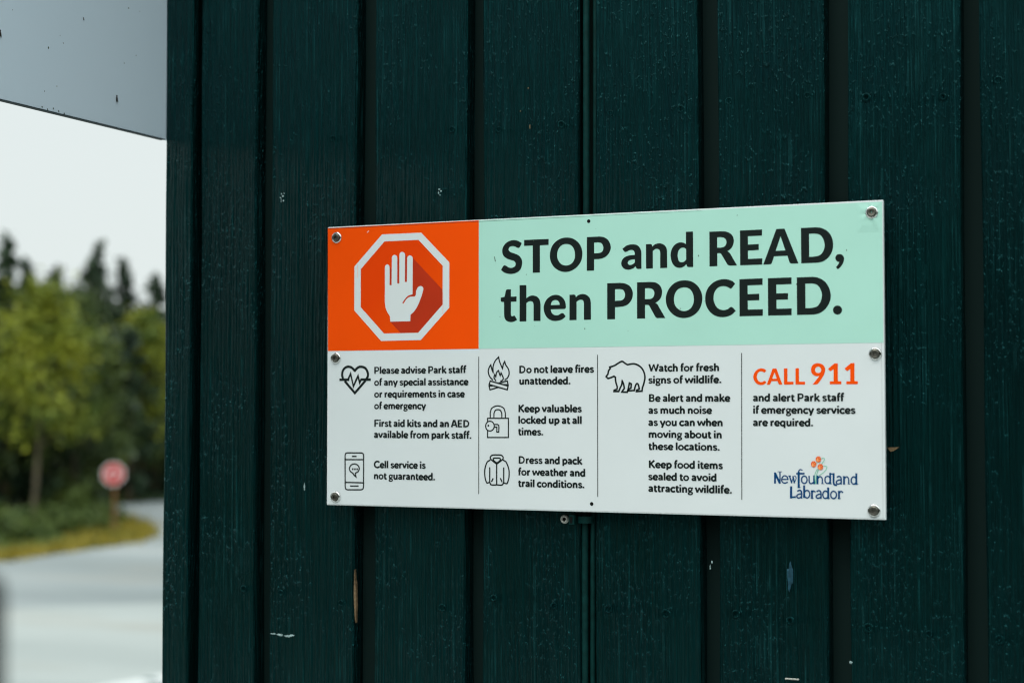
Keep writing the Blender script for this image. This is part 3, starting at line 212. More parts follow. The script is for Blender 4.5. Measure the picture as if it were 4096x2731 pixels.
STROKE={"heart_symbol":[[[[34.6,146.5,0],[30.4,150.1,1],[25.5,151,1],[20.8,148.4,1],[18.7,142.6,1],[20.2,137.5,0]],1.99,0],[[[22.5,134.9,0],[34.7,122.3,0],[47.5,135.4,0]],1.99,0],[[[49,137.3,0],[50.7,140.6,1],[50.5,144.6,1],[47.4,149.3,1],[41.8,150.9,1],[37.5,149.4,1],[34.6,146.5,0]],1.99,0],[[[16.2,136.9,0],[26.9,136.8,0]],1.99,0],[[[42.4,136.9,0],[53.5,136.8,0]],1.99,0],[[[26.2,136.8,0],[29.3,143.3,0],[32.9,129.6,0],[36.6,137,0],[38.6,140.9,0],[40.6,133.4,0],[42.4,136.8,0]],1.75,0]],"phone_symbol":[[[[25.9,57.2,0],[43.1,57.3,0],[45.1,56.5,1],[45.8,54.2,0],[45.9,20.6,0],[45,18.3,1],[42.6,17.4,0],[26.4,17.1,0],[23.8,18,1],[23.1,20.2,0],[22.8,54.2,0],[23.6,56.5,1]],1.05,1],[[[23.1,49.8,0],[45.7,50.1,0]],1.05,0],[[[23.2,25.1,0],[45.7,25,0]],1.05,0],[[[31.7,53.4,0],[36.7,53.5,0]],1.05,0],[[[29.6,21.2,0],[39.3,21.3,0]],1.05,0],[[[32.6,35.2,0],[29.6,37.1,1],[28.3,40,1],[30.3,43.9,1],[34.4,45.3,1],[38.5,44,1],[40.5,40.5,1],[39.2,37.3,1],[35.7,35.3,0],[35.9,33.2,0],[36.7,31,0],[34.3,32.8,0],[32.6,35.2,0]],1.05,0],[[[32.1,39.6,0],[32.7,39.6,0]],1.4,0],[[[34.8,39.6,0],[35.5,39.7,0]],1.4,0],[[[37.6,39.7,0],[38.3,39.7,0]],1.4,0]],"campfire_symbol":[[[[199.7,135.6,0],[196.4,139,1],[194.7,144.1,1],[195.7,148.5,1],[197.6,151.4,0],[198.8,146.8,1],[200.4,143.1,0],[200.2,149.1,1],[202.5,155.2,1],[206.6,159.4,0],[207.8,154.6,1],[211.1,147.1,0],[212,151.7,1],[213.6,154.8,0],[214.8,151.2,1],[217.9,146.7,1],[218.6,141.6,1],[216.9,137.7,1],[213.9,135.6,0]],1.05,0],[[[203.4,134.7,0],[201.4,137.8,1],[202.2,141.4,0],[203.3,138.4,0],[204.4,143.4,1],[206.5,145.3,0],[207.4,142.6,1],[208.5,139.8,0],[209.4,143,0],[210.8,140.2,1],[212,137.2,1],[211.1,135.2,1],[209,134.2,0]],1.05,0],[[[197,134.5,0],[217.5,129.1,0],[216.6,125.1,0],[195.7,130.8,0],[197,134.5,0]],1.05,0],[[[206.2,132.1,0],[216.6,134.4,0],[217.5,130.4,0],[212.4,130.5,0]],1.05,0],[[[200.1,129.4,0],[195.7,129.2,0],[196.7,125.2,0],[205.8,127.6,0]],1.05,0]],"padlock_symbol":[[[[193.9,91.8,0],[193.9,95.3,0],[217.9,95.4,0],[217.9,75.4,0],[193.9,75.2,0],[193.9,82.3,0]],0.93,0],[[[197,95.3,0],[197,101.4,0],[198.8,105.9,1],[205.6,108.4,1],[212.4,105.9,1],[214.4,100.8,0],[214.4,95.4,0]],0.93,0],[[[201.2,95.3,0],[201.2,100.3,0],[202.9,103.6,1],[205.6,104.4,1],[208.6,103.6,1],[210.3,100.3,0],[210.3,95.4,0]],0.93,0],[[[201.3,88.8,0],[205.4,88.9,0],[206.8,87.7,1],[206.8,81,0],[204.6,81,0],[204.6,86.1,0],[201.4,86,0]],0.93,0],[[[201.6,87.2,1],[200.9,84.6,1],[199.1,82.7,1],[196.6,82,1],[194.2,82.7,1],[192.3,84.5,1],[191.7,87.1,1],[192.3,89.7,1],[194.2,91.6,1],[196.6,92.3,1],[199.1,91.6,1],[200.9,89.7,1]],0.93,1],[[[194.5,87.6,0],[195.1,87.6,0]],1.4,0]],"jacket_symbol":[[[[204.4,47.5,0],[199.7,50.8,1],[197,53.8,1],[198.9,56.5,1],[204.4,57,1],[210,56.6,1],[211.9,53.9,1],[209.3,50.9,1],[204.4,47.5,0]],1.05,0],[[[204.6,48.6,0],[201.2,51,1],[200.7,53.2,1],[204.4,53.8,1],[208.4,53.3,1],[208.1,51.1,1],[204.6,48.6,0]],1.05,0],[[[196.8,51.5,0],[193.3,49.2,1],[190.6,39.7,1],[192.7,28,1],[196.3,28.2,0]],1.05,0],[[[212,51.7,0],[215.4,49.5,1],[218.7,39.6,1],[216.6,27.8,1],[212.7,27.8,0]],1.05,0],[[[196.4,43.7,0],[196.4,28.6,0],[198,25.8,1],[204.4,25.8,0],[210.8,25.9,1],[212.5,28.6,0],[212.5,43.7,0]],1.05,0],[[[204.4,47.5,0],[204.4,26,0]],1.05,0],[[[200.3,32.3,0],[198.6,29.2,0]],1.05,0],[[[208.8,32.5,0],[210.5,29.2,0]],1.05,0]],"bear_symbol":[[[[365.6,123.2,0],[359.7,122.8,0],[359.9,124.1,0],[362.8,125.4,0],[361.6,129.9,1],[360.1,130.8,1],[358.5,128.1,1],[357.4,123.9,0],[350.9,123.5,0],[351.6,125.4,0],[353.8,126.3,0],[354.2,130.6,0],[352.2,131.5,0],[350.9,125.4,0],[349.8,122.2,0],[344.1,122.4,0],[345,123.9,0],[346.7,126,0],[345.9,130.3,1],[344.4,133.7,0],[343.8,129.8,1],[342.1,126.3,1],[340.6,123,0],[335.5,123,0],[335.7,124.2,0],[338.8,125.3,0],[339,127.6,1],[337.5,132.5,1],[337,137.4,0],[335.5,138.5,0],[332.3,137.1,1],[329,136.2,0],[327,138.1,0],[329,140.8,0],[329.7,144,1],[331.5,146.4,0],[330.9,147.8,0],[334,148.6,0],[336.9,149.7,1],[341,152.1,1],[344.5,153.4,1],[347.3,151.7,1],[350,150.1,0],[357.7,150.8,1],[364,147.8,1],[367.4,143.2,1],[368.8,137.2,1],[367.6,130.7,1],[366.2,127,0]],1.29,1]],"divider_line":[[[[183.6,160.1,0],[183.7,16,0]],0.58,0],[[[317.7,160.2,0],[317.6,15.9,0]],0.58,0],[[[469.7,160.2,0],[469.1,16.3,0]],0.59,0]],"logo_lettering":[[[[502.7,42.9,0],[502.6,33.2,0]],1.57,0],[[[502.8,42.3,0],[507.3,33.4,0]],1.78,0],[[[507.6,44.1,0],[507.6,33.2,0]],1.05,0],[[[505.5,44.2,0],[509.6,44.2,0]],0.52,0],[[[509.7,36.8,0],[515.4,36.9,0],[514.9,39.1,1],[512.2,40.4,1],[509.7,38.3,1],[509.4,35.3,1],[511.1,33.5,1],[513,33.3,1],[515,34.2,1]],1.05,0],[[[517.1,40.2,0],[519.2,33.7,0]],1.26,0],[[[520.6,39.8,0],[521.8,33.7,0]],1.26,0],[[[519.2,33.7,0],[520.7,39.2,0]],0.68,0],[[[516.1,40.3,0],[518.2,40.3,0]],0.68,0],[[[521.8,33.7,0],[523.6,38.1,1],[523,39.9,1],[521.9,40.4,0]],0.68,0],[[[526.2,43.7,0],[526.1,29.3,0]],1.78,0],[[[526.2,43.7,0],[526.4,45.5,1],[527.7,46.6,1],[529.7,46,0]],0.94,0],[[[524.3,42.6,0],[531.5,42.8,0]],1.36,0],[[[525.5,29.3,0],[527.9,29.3,0]],0.52,0],[[[534.4,36.9,1],[534,35.1,1],[533,33.8,1],[531.7,33.3,1],[530.3,33.8,1],[529.3,35,1],[529,36.8,1],[529.3,38.6,1],[530.3,39.9,1],[531.7,40.4,1],[533.1,39.9,1],[534.1,38.6,1]],1.1,1],[[[536.4,40.4,0],[536.4,35.8,0],[537.1,33.7,1],[538.7,33.3,1],[540.6,34.5,0]],1.05,0],[[[541.3,40.7,0],[541.3,33.3,0]],1.47,0],[[[544.6,40.5,0],[544.6,33.3,0]],1.57,0],[[[545.1,38.5,0],[546.9,40.1,1],[548.8,39.2,1],[549.4,37.2,0],[549.3,33.5,0]],1.05,0],[[[548.5,33.4,0],[550.9,33.4,0]],0.47,0],[[[557.1,37.2,1],[556.7,35.4,1],[555.8,34.1,1],[554.5,33.7,1],[553.2,34.1,1],[552.2,35.4,1],[551.9,37.1,1],[552.2,38.9,1],[553.2,40.2,1],[554.5,40.6,1],[555.8,40.2,1],[556.8,38.9,1]],1.05,1],[[[557,43.4,0],[557,33.5,0]],1.47,0],[[[556.5,43.3,0],[557.7,43.4,0]],0.47,0],[[[556.7,33.5,0],[558.5,33.5,0]],0.47,0],[[[558.2,42.8,0],[560.3,42.9,0]],0.94,0],[[[560.4,43.2,0],[560.3,34.6,0],[561.1,32.7,1],[563.1,32.2,0]],1.47,0],[[[563.8,40,0],[565.7,40.7,1],[567.3,39.9,1],[567.7,38.3,0],[567.6,33.3,0]],1.15,0],[[[567.7,37.5,0],[564.7,36.9,1],[562.9,35,1],[564.4,33.4,1],[567.5,34.4,0]],1.05,0],[[[570.4,40.5,0],[570.4,33.5,0]],1.47,0],[[[570.9,38.9,0],[572.7,40.4,1],[574.4,39.4,1],[574.9,37.5,0],[574.8,33.7,0]],1.05,0],[[[569.3,40.5,0],[570.6,40.5,0]],0.47,0],[[[574,33.6,0],[576.2,33.6,0]],0.47,0],[[[569.4,33.5,0],[571.3,33.5,0]],0.47,0],[[[582.3,37,1],[582,35.3,1],[581,34,1],[579.8,33.5,1],[578.6,34,1],[577.7,35.2,1],[577.3,37,1],[577.7,38.7,1],[578.6,40,1],[579.9,40.5,1],[581.1,40,1],[582,38.8,1]],1.05,1],[[[582.3,43.3,0],[582.2,33.5,0]],1.47,0],[[[581.5,43.3,0],[582.9,43.3,0]],0.47,0],[[[581.9,33.5,0],[583.9,33.5,0]],0.47,0],[[[518.6,29.6,0],[518.5,19.2,0]],1.78,0],[[[518.5,19.8,0],[522.7,19.9,0]],1.26,0],[[[522.6,21.4,0],[522.6,19.5,0]],0.42,0],[[[525,25.8,0],[526.9,26.6,1],[528.5,25.8,1],[529,24.1,0],[528.9,19.1,0]],1.15,0],[[[529,23.3,0],[525.9,22.7,1],[524.1,20.8,1],[525.7,19.1,1],[528.7,20.2,0]],1.05,0],[[[531.5,30.9,0],[531.4,20,0]],1.57,0],[[[537,23.1,1],[536.6,21.3,1],[535.6,19.9,1],[534.2,19.4,1],[532.9,19.9,1],[531.9,21.2,1],[531.5,23,1],[531.9,24.8,1],[532.9,26.1,1],[534.3,26.6,1],[535.7,26.2,1],[536.6,24.9,1]],1.05,1],[[[539.1,26.3,0],[539.1,19.2,0]],1.47,0],[[[539.3,24.5,0],[540.5,26.2,1],[542.3,25.4,0]],1.05,0],[[[538,19.2,0],[540.5,19.2,0]],0.47,0],[[[538,26.2,0],[539.4,26.3,0]],0.47,0],[[[544,25.9,0],[545.9,26.7,1],[547.5,25.9,1],[548,24.2,0],[547.9,19.3,0]],1.15,0],[[[548,23.4,0],[545,22.8,1],[543.2,20.9,1],[544.7,19.3,1],[547.7,20.3,0]],1.05,0],[[[554.9,22.9,1],[554.6,21.1,1],[553.6,19.8,1],[552.3,19.3,1],[551,19.7,1],[550.1,21,1],[549.7,22.8,1],[550.1,24.6,1],[551,25.9,1],[552.4,26.4,1],[553.7,26,1],[554.6,24.7,1]],1.05,1],[[[555,29.3,0],[555,19.4,0]],1.57,0],[[[554.7,19.4,0],[556.6,19.4,0]],0.47,0],[[[554.1,29.2,0],[555.3,29.2,0]],0.47,0],[[[563,22.9,1],[562.6,21.2,1],[561.6,19.9,1],[560.2,19.4,1],[558.8,19.8,1],[557.8,21.1,1],[557.4,22.8,1],[557.8,24.6,1],[558.9,25.9,1],[560.3,26.4,1],[561.6,25.9,1],[562.7,24.7,1]],1.05,1],[[[565.4,26.3,0],[565.4,19.5,0]],1.47,0],[[[565.5,24.6,0],[567.3,26.4,1],[569.1,25.5,0]],1.05,0],[[[564.4,19.5,0],[567,19.6,0]],0.47,0],[[[564.3,26.3,0],[565.7,26.3,0]],0.47,0]],"logo_stems":[[[[548.5,57.6,0],[551.3,57.8,1],[551.6,56.5,1],[548.9,52.3,0]],0.42,0],[[[550.4,50.3,0],[553.1,50.3,1],[553.9,49.1,1],[551.7,45.2,1],[546,41,0]],0.42,0],[[[543.5,53.4,0],[544.7,54,0]],0.42,0],[[[544.9,47.7,0],[542.8,44,1],[542,40.7,1],[542.5,33.3,0]],0.42,0],[[[545.7,47,0],[544.2,43.1,1],[543.4,38.9,1],[543.1,33.3,0]],0.42,0],[[[546.8,53.1,0],[547,52.3,0]],0.42,0]],"logo_stripes":[[[[543.8,55.9,0],[545.7,59.5,0]],0.47,0],[[[543.8,55.9,0],[547.6,58.3,0]],0.47,0],[[[543.8,55.9,0],[548,56.1,0]],0.47,0],[[[543.8,55.9,0],[546.8,54.5,0]],0.47,0],[[[543.8,55.9,0],[545,54.2,0]],0.47,0],[[[539.2,51.2,0],[541.1,54.7,0]],0.47,0],[[[539.2,51.2,0],[543,53.6,0]],0.47,0],[[[539.2,51.2,0],[543.4,51.4,0]],0.47,0],[[[539.2,51.2,0],[542.2,49.7,0]],0.47,0],[[[539.2,51.2,0],[540.4,49.4,0]],0.47,0],[[[545.7,48.6,0],[547.6,52.1,0]],0.47,0],[[[545.7,48.6,0],[549.5,51,0]],0.47,0],[[[545.7,48.6,0],[549.9,48.8,0]],0.47,0],[[[545.7,48.6,0],[548.7,47.2,0]],0.47,0],[[[545.7,48.6,0],[547,46.9,0]],0.47,0]]}
PARA={"c1a":[["Please advise Park staff",58.6,169.3,143,7.54],["of any special assistance",58.5,171.8,130.2,7.53],["or requirements in case",58.6,167.5,117.4,7.53],["of emergency",58.6,121.8,104.8,7.52]],"c1b":[["First aid kits and an AED",58.8,172.7,85.8,7.63],["available from park staff.",58.5,175.1,73.7,7.63]],"c1c":[["Cell service is",58.4,121.3,41.3,7.62],["not guaranteed.",58.6,132.4,29.2,7.62]],"c2a":[["Do not leave fires",230.3,313.8,142.4,7.69],["unattended.",230.3,287.7,130.5,7.69]],"c2b":[["Keep valuables",229.4,300.3,101.8,7.68],["locked up at all",229.2,300.2,89.9,7.68],["times.",229.1,257.3,77.8,7.68]],"c2c":[["Dress and pack",229.6,301.1,48.4,7.66],["for weather and",229.1,304,36.1,7.66],["trail conditions.",229.1,303,24.2,7.66]],"c3a":[["Watch for fresh",372.5,446.6,142.8,7.55],["signs of wildlife.",372.5,448.8,130.8,7.55]],"c3b":[["Be alert and make",373,458,112.5,7.54],["as much noise",372.4,439.2,100.4,7.54],["as you can when",372.3,450,88.2,7.54],["moving about in",372.6,449,76.2,7.53],["these locations.",372.5,446.7,64.1,7.53]],"c3c":[["Keep food items",372.7,450,45.9,7.63],["sealed to avoid",372.1,443.4,33.7,7.62],["attracting wildlife.",372.1,459,22,7.62]],"c4":[["and alert Park staff",480.9,571.3,112.7,7.54],["if emergency services",481.1,582,100.7,7.53],["are required.",480.8,540.7,88.5,7.53]]}

NAILS = [(0.1472, 3.0048), (0.2025, 3.0011), (0.2738, 3.0016), (0.3289, 3.0098), (0.4048, 3.0088), (0.4551, 3.0131), (0.5348, 3.0128), (0.5924, 3.0066), (0.6656, 3.0017), (0.7166, 3.0135), (-0.0642, 2.5006), (0.0128, 2.4925), (-0.1127, 2.5029), (0.1362, 2.4933), (0.1964, 2.5066), (0.2647, 2.5015), (0.3249, 2.5011), (0.3868, 2.4993), (0.4596, 2.5027), (0.5143, 2.499), (0.5904, 2.496), (0.6477, 2.4934), (0.7121, 2.4914), (0.0006, 3.0045)]

# ------------------------------------------------------------------ materials
def paint_material():
    m, n, l, p = nodes('teal_paint')
    tc = n.new('ShaderNodeTexCoord'); oi = n.new('ShaderNodeObjectInfo')
    add = n.new('ShaderNodeVectorMath'); add.operation = 'ADD'
    off = n.new('ShaderNodeCombineXYZ'); mm = n.new('ShaderNodeMath'); mm.operation = 'MULTIPLY'; mm.inputs[1].default_value = 7
    l.new(oi.outputs['Random'], mm.inputs[0]); l.new(mm.outputs[0], off.inputs['Z'])
    l.new(tc.outputs['Object'], add.inputs[0]); l.new(off.outputs[0], add.inputs[1])
    def noise(sc, scale, det=3, rough=.5, dist=0):
        mp = n.new('ShaderNodeMapping'); mp.inputs['Scale'].default_value = sc; l.new(add.outputs[0], mp.inputs[0])
        t = n.new('ShaderNodeTexNoise'); t.inputs['Scale'].default_value = scale; t.inputs['Detail'].default_value = det; t.inputs['Roughness'].default_value = rough
        t.inputs['Distortion'].default_value = dist; l.new(mp.outputs[0], t.inputs['Vector']); return t.outputs['Fac']
    def rmp(v, a, b, c, d):
        r = n.new('ShaderNodeMapRange'); r.inputs[1].default_value = a; r.inputs[2].default_value = b; r.inputs[3].default_value = c; r.inputs[4].default_value = d; l.new(v, r.inputs[0]); return r.outputs[0]
    def mul(a, b, op='MULTIPLY'):
        k = n.new('ShaderNodeMath'); k.operation = op
        for i, q in enumerate((a, b)):
            if isinstance(q, (int, float)): k.inputs[i].default_value = q
            else: l.new(q, k.inputs[i])
        return k.outputs[0]
    grain = noise((1, .3, .022), 330, 3, .6)               # brush / wood grain running up the board
    fine = noise((1, .3, .05), 800, 2, .5)
    broad = noise((1, 1, .25), 9, 4, .55)
    patch = noise((1, 1, .6), 16, 3, .6)
    bumps = noise((1, 1, .5), 300, 2, .45)
    drips = rmp(bumps, .57, .86, 0, 1)
    drips = mul(drips, rmp(patch, .44, .70, .06, 1))
    g = rmp(grain, .38, .62, 0, 1)
    cr = n.new('ShaderNodeMix'); cr.data_type = 'RGBA'
    cr.inputs['A'].default_value = (.0006, .0046, .0043, 1); cr.inputs['B'].default_value = (.0010, .0125, .0120, 1)
    rb = mul(oi.outputs['Random'], .45); fac = mul(mul(g, .45), rmp(broad, .3, .7, .0, .40), 'ADD'); l.new(mul(mul(fac, rb, 'ADD'), mul(drips, .35), 'ADD'), cr.inputs['Factor'])
    hue = n.new('ShaderNodeMix'); hue.data_type = 'RGBA'; l.new(rmp(patch, .35, .7, 0, .55), hue.inputs['Factor'])
    l.new(cr.outputs['Result'], hue.inputs['A']); hue.inputs['B'].default_value = (.0006, .0072, .0094, 1)
    wear_glint = n.new('ShaderNodeMix'); wear_glint.data_type = 'RGBA'; l.new(hue.outputs['Result'], wear_glint.inputs['A']); wear_glint.inputs['B'].default_value = (.012, .074, .077, 1)  # pale specks and streaks: worn paint, plus glints put into the colour
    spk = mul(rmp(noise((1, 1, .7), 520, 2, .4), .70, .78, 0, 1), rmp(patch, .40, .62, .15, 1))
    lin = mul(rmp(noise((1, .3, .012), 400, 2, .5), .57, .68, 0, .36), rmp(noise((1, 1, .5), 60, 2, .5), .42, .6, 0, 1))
    l.new(mul(spk, lin, 'MAXIMUM'), wear_glint.inputs['Factor']); l.new(wear_glint.outputs['Result'], p.inputs['Base Color'])
    h = mul(mul(g, .80), mul(fine, .20), 'ADD'); h = mul(h, mul(drips, 1.9), 'ADD')
    bp = n.new('ShaderNodeBump'); bp.inputs['Strength'].default_value = 1.0; bp.inputs['Distance'].default_value = .0026
    l.new(h, bp.inputs['Height']); l.new(bp.outputs['Normal'], p.inputs['Normal'])
    l.new(rmp(broad, .3, .7, .20, .34), p.inputs['Roughness']); p.inputs['Specular IOR Level'].default_value = .30; p.inputs['Specular Tint'].default_value = (.13, .92, .97, 1)
    return m
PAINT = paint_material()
BACK = flat('dark_backing', (.0055, .0165, .0150), .7, .08)
WHITE = flat('white_vinyl', (.67, .71, .715), .5, .25, vary=.02, scale=12)
EDGE = flat('sign_core', (.74, .76, .74), .6, .2, vary=.04, scale=150)
ORANGE = flat('orange_vinyl', (.90, .076, .0), .5, .08, vary=.03, scale=14)
MINT = flat('mint_vinyl', (.40, .69, .585), .5, .25, vary=.03, scale=10)
BLACK = flat('black_print', (.0070, .0125, .0115), .55, .12)
NAVY = flat('navy_print', (.0010, .050, .160), .5, .05)
GREENP = flat('green_print', (.10, .50, .30), .5, .2)
FLOWER = flat('flower_print', (.75, .075, .01), .5, .2)
STRIPE = flat('stripe_print', (.95, .36, .12), .5, .2)
WHITEP = flat('white_print', (.67, .71, .71), .5, .25)
SHADE = flat('brick_red_print', (.47, .028, .003), .5, .2, vary=.06, scale=30)
SCUFF = flat('scuff', (.88, .45, .36), .6, .2)
SPECK = flat('speck', (.05, .07, .045), .7, .1)
STEEL = flat('stainless_steel', (.74, .74, .72), .12, .5, 1.)
STEEL2 = flat('dull_steel', (.13, .125, .105), .38, .5, 1., vary=.3, scale=700)
RUSTY = flat('weathered_screw', (.42, .42, .38), .6, .3, .3, vary=.5, scale=900)
DARK = flat('dark_recess', (.006, .006, .006), .8, .1)
TAN = flat('raw_wood', (.15, .10, .055), .8, .1, vary=.4, scale=260)
PALE = flat('bare_paint', (.26, .36, .36), .7, .2, vary=.4, scale=500)
SMEAR = flat('blue_smear', (.010, .050, .075), .6, .2, vary=.4, scale=300)
def octagon_material():
    m, n, l, p = nodes('red_orange_print')                # printed blend, red at upper left to orange at lower right
    tc = n.new('ShaderNodeTexCoord'); sx = n.new('ShaderNodeSeparateXYZ'); l.new(tc.outputs['Object'], sx.inputs[0])
    a = n.new('ShaderNodeMath'); a.operation = 'SUBTRACT'; l.new(sx.outputs['X'], a.inputs[0]); l.new(sx.outputs['Z'], a.inputs[1])
    r = n.new('ShaderNodeMapRange'); r.inputs[1].default_value = .083 - .25 - Z0; r.inputs[2].default_value = .083 - .19 - Z0; l.new(a.outputs[0], r.inputs[0])
    x = n.new('ShaderNodeMix'); x.data_type = 'RGBA'; x.inputs['A'].default_value = (.78, .052, .0, 1); x.inputs['B'].default_value = (.82, .068, .0, 1)
    l.new(r.outputs[0], x.inputs['Factor']); l.new(x.outputs['Result'], p.inputs['Base Color']); p.inputs['Roughness'].default_value = .5; p.inputs['Specular IOR Level'].default_value = .08
    return m
OCT = octagon_material()

# ------------------------------------------------------------------ ground and road
GROUND = flat('forest_floor', (.035, .058, .016), .95, .1, vary=.5, scale=.9)
def gravel():
    m, n, l, p = nodes('pale_gravel')
    tc = n.new('ShaderNodeTexCoord'); a = n.new('ShaderNodeTexNoise'); a.inputs['Scale'].default_value = .35; a.inputs['Detail'].default_value = 6
    b = n.new('ShaderNodeTexNoise'); b.inputs['Scale'].default_value = 45; b.inputs['Detail'].default_value = 3
    mp = n.new('ShaderNodeMapping'); mp.inputs['Scale'].default_value = (.35, 1, 1); mp.inputs['Rotation'].default_value = (0, 0, R(-26))
    l.new(tc.outputs['Object'], mp.inputs[0]); l.new(mp.outputs[0], a.inputs['Vector']); l.new(tc.outputs['Object'], b.inputs['Vector'])
    mixf = n.new('ShaderNodeMath'); mixf.operation = 'MULTIPLY_ADD'; l.new(b.outputs['Fac'], mixf.inputs[0]); mixf.inputs[1].default_value = .3; l.new(a.outputs['Fac'], mixf.inputs[2])
    r = n.new('ShaderNodeMapRange'); r.inputs[1].default_value = .45; r.inputs[2].default_value = .85; l.new(mixf.outputs[0], r.inputs[0])
    c = n.new('ShaderNodeMix'); c.data_type = 'RGBA'; c.inputs['A'].default_value = (.135, .158, .160, 1); c.inputs['B'].default_value = (.230, .252, .252, 1)
    l.new(r.outputs[0], c.inputs['Factor'])
    pt = n.new('ShaderNodeTexNoise'); pt.inputs['Scale'].default_value = .55; pt.inputs['Detail'].default_value = 4; l.new(mp.outputs[0], pt.inputs['Vector'])
    pr = n.new('ShaderNodeMapRange'); pr.inputs[1].default_value = .50; pr.inputs[2].default_value = .72; pr.inputs[4].default_value = .75; l.new(pt.outputs['Fac'], pr.inputs[0])
    e = n.new('ShaderNodeMix'); e.data_type = 'RGBA'; e.inputs['B'].default_value = (.185, .180, .155, 1); e.name = 'earth'; l.new(c.outputs['Result'], e.inputs['A']); l.new(pr.outputs[0], e.inputs['Factor'])
    l.new(e.outputs['Result'], p.inputs['Base Color']); p.inputs['Roughness'].default_value = .9; p.inputs['Specular IOR Level'].default_value = .2
    bp = n.new('ShaderNodeBump'); bp.inputs['Strength'].default_value = .6; bp.inputs['Distance'].default_value = .01; l.new(b.outputs['Fac'], bp.inputs['Height']); l.new(bp.outputs[0], p.inputs['Normal'])
    return m
GRAVEL = gravel(); LOT = gravel(); LOT.name = 'pale_lot_gravel'
for n_ in LOT.node_tree.nodes:
    if n_.type == 'MIX' and n_.name != 'earth': n_.inputs['A'].default_value = (.190, .214, .209, 1); n_.inputs['B'].default_value = (.280, .303, .292, 1)
tag(mesh_obj('ground', [(-300, -300, 0), (300, -300, 0), (300, 300, 0), (-300, 300, 0)], [(0, 1, 2, 3)], GROUND), kind='structure')
ISLAND = [(-16.5, -30), (-17.8, 0), (-18.6, 12), (-19.06, 21.68), (-19.21, 23.0), (-19.31, 25.03), (-19.5, 26.3), (-20.07, 27.41), (-21.37, 29.12), (-23.43, 31.28), (-24.83, 32.38), (-26.07, 33.12)]
road_loop = [(30, -30)] + [(30, 60), (-31, 60), (-28.6, 45), (-27.82, 38.8), (-27.57, 37.25), (-27.85, 36.4), (-27.57, 35.05), (-26.8, 34.0)] + ISLAND[::-1]
rl = [Vector((x, y, 0)) for x, y in road_loop]
tris = tessellate_polygon([rl])
tf = []
for t in tris:
    p0, p1, p2 = (rl[k] for k in t); tf.append(t if (p1 - p0).cross(p2 - p0).z > 0 else t[::-1])
tag(mesh_obj('road', [(x, y, .006) for x, y in road_loop], tf, GRAVEL), kind='structure')

lot_loop = [(28, -28), (-8.63, 20.43), (-12.81, 17.73), (-14.38, 16.23), (-19.36, 14.3), (-15.5, -28)]
tag(mesh_obj('parking_lot', [(x, y, .011) for x, y in lot_loop], [tuple(range(len(lot_loop)))], LOT), kind='structure')
# ------------------------------------------------------------------ plank wall
wall = tag(empty('plank_wall', (-.2224, .03, 0)), 'dark teal painted wall of vertical planks with recessed gaps, behind the notice board', 'wall')
TOPZ = 3.75
bm_obj('backing_panel', box_bm(-.1995, 2.2, .031, .075, 0.0, TOPZ), BACK, wall)
bm_obj('eave', box_bm(-.2290, 2.25, -.10, .08, TOPZ, TOPZ + .03, .002), PAINT, wall)  # added out of view to shade the upper wall
BOARDS = [(-.1740, -.0988), (-.0788, .0296), (.0535, .1640), (.1835, .2944), (.3115, .4228), (.4430, .5520), (.5742, .6815), (.7005, .8110), (.8300, .9405), (.9600, 1.0705), (1.0900, 1.2005)]
boards = []
def plank(name, x0, x1, y0, y1, seed):
    r = random.Random(seed); bm = bmesh.new(); nz = 60; c = .0018
    prof = []
    rows = []
    ph = [r.uniform(0, 6) for _ in range(6)]
    for k in range(nz + 1):
        z = TOPZ * k / nz
        wl = .0007 * math.sin(z * 5 + ph[0]) + .0005 * math.sin(z * 17 + ph[1]); wr = .0007 * math.sin(z * 4.3 + ph[2]) + .0005 * math.sin(z * 15 + ph[3])
        f = .0005 * math.sin(z * 3 + ph[4])
        a, b = x0 + wl, x1 + wr
        ring = [(a, y1), (a, y0 + c + f), (a + c * .35, y0 + c * .35 + f), (a + c, y0 + f), (b - c, y0 + f), (b - c * .35, y0 + c * .35 + f), (b, y0 + c + f), (b, y1)]
        rows.append([bm.verts.new((x, y, z)) for x, y in ring])
    for k in range(nz):
        for j in range(8):
            q = (j + 1) % 8
            bm.faces.new((rows[k][j], rows[k][q], rows[k + 1][q], rows[k + 1][j]))
    bm.faces.new(rows[0][::-1]); bm.faces.new(rows[-1])
    bmesh.ops.recalc_face_normals(bm, faces=bm.faces[:])
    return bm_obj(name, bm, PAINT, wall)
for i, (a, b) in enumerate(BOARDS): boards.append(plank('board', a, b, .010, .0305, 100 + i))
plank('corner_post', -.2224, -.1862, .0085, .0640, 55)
def on_board(x):
    return min(boards, key=lambda o: 0 if o is None else abs(x - (o.bound_box[0][0] + o.bound_box[4][0]) / 2))
nv, nf = lathe([(.0046, -.0004), (.0040, .0006), (.0031, .0010), (.0024, .0004), (.0020, -.0012), (.0006, -.0014), (.00002, -.0014)], 18)
for x, z in NAILS:
    s = random.uniform(.8, 1.15)
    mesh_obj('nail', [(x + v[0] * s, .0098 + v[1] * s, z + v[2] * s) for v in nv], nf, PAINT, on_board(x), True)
def blob(cx, cz, w, h, y, seed, n=14, rough=.45):
    r = random.Random(seed); pts = []
    for k in range(n):
        a = 2 * math.pi * k / n; q = 1 - rough * r.random()
        pts.append((cx + .5 * w * q * math.cos(a), cz + .5 * h * q * math.sin(a)))
    m = len(pts); V = [(x, y + .0006, z) for x, z in pts] + [(cx + (x - cx) * .8, y, cz + (z - cz) * .8) for x, z in pts] + [(cx, y - .0002, cz)]
    F = [(k, (k + 1) % m, m + (k + 1) % m, m + k) for k in range(m)] + [(m + k, m + (k + 1) % m, 2 * m) for k in range(m)]
    return V, F
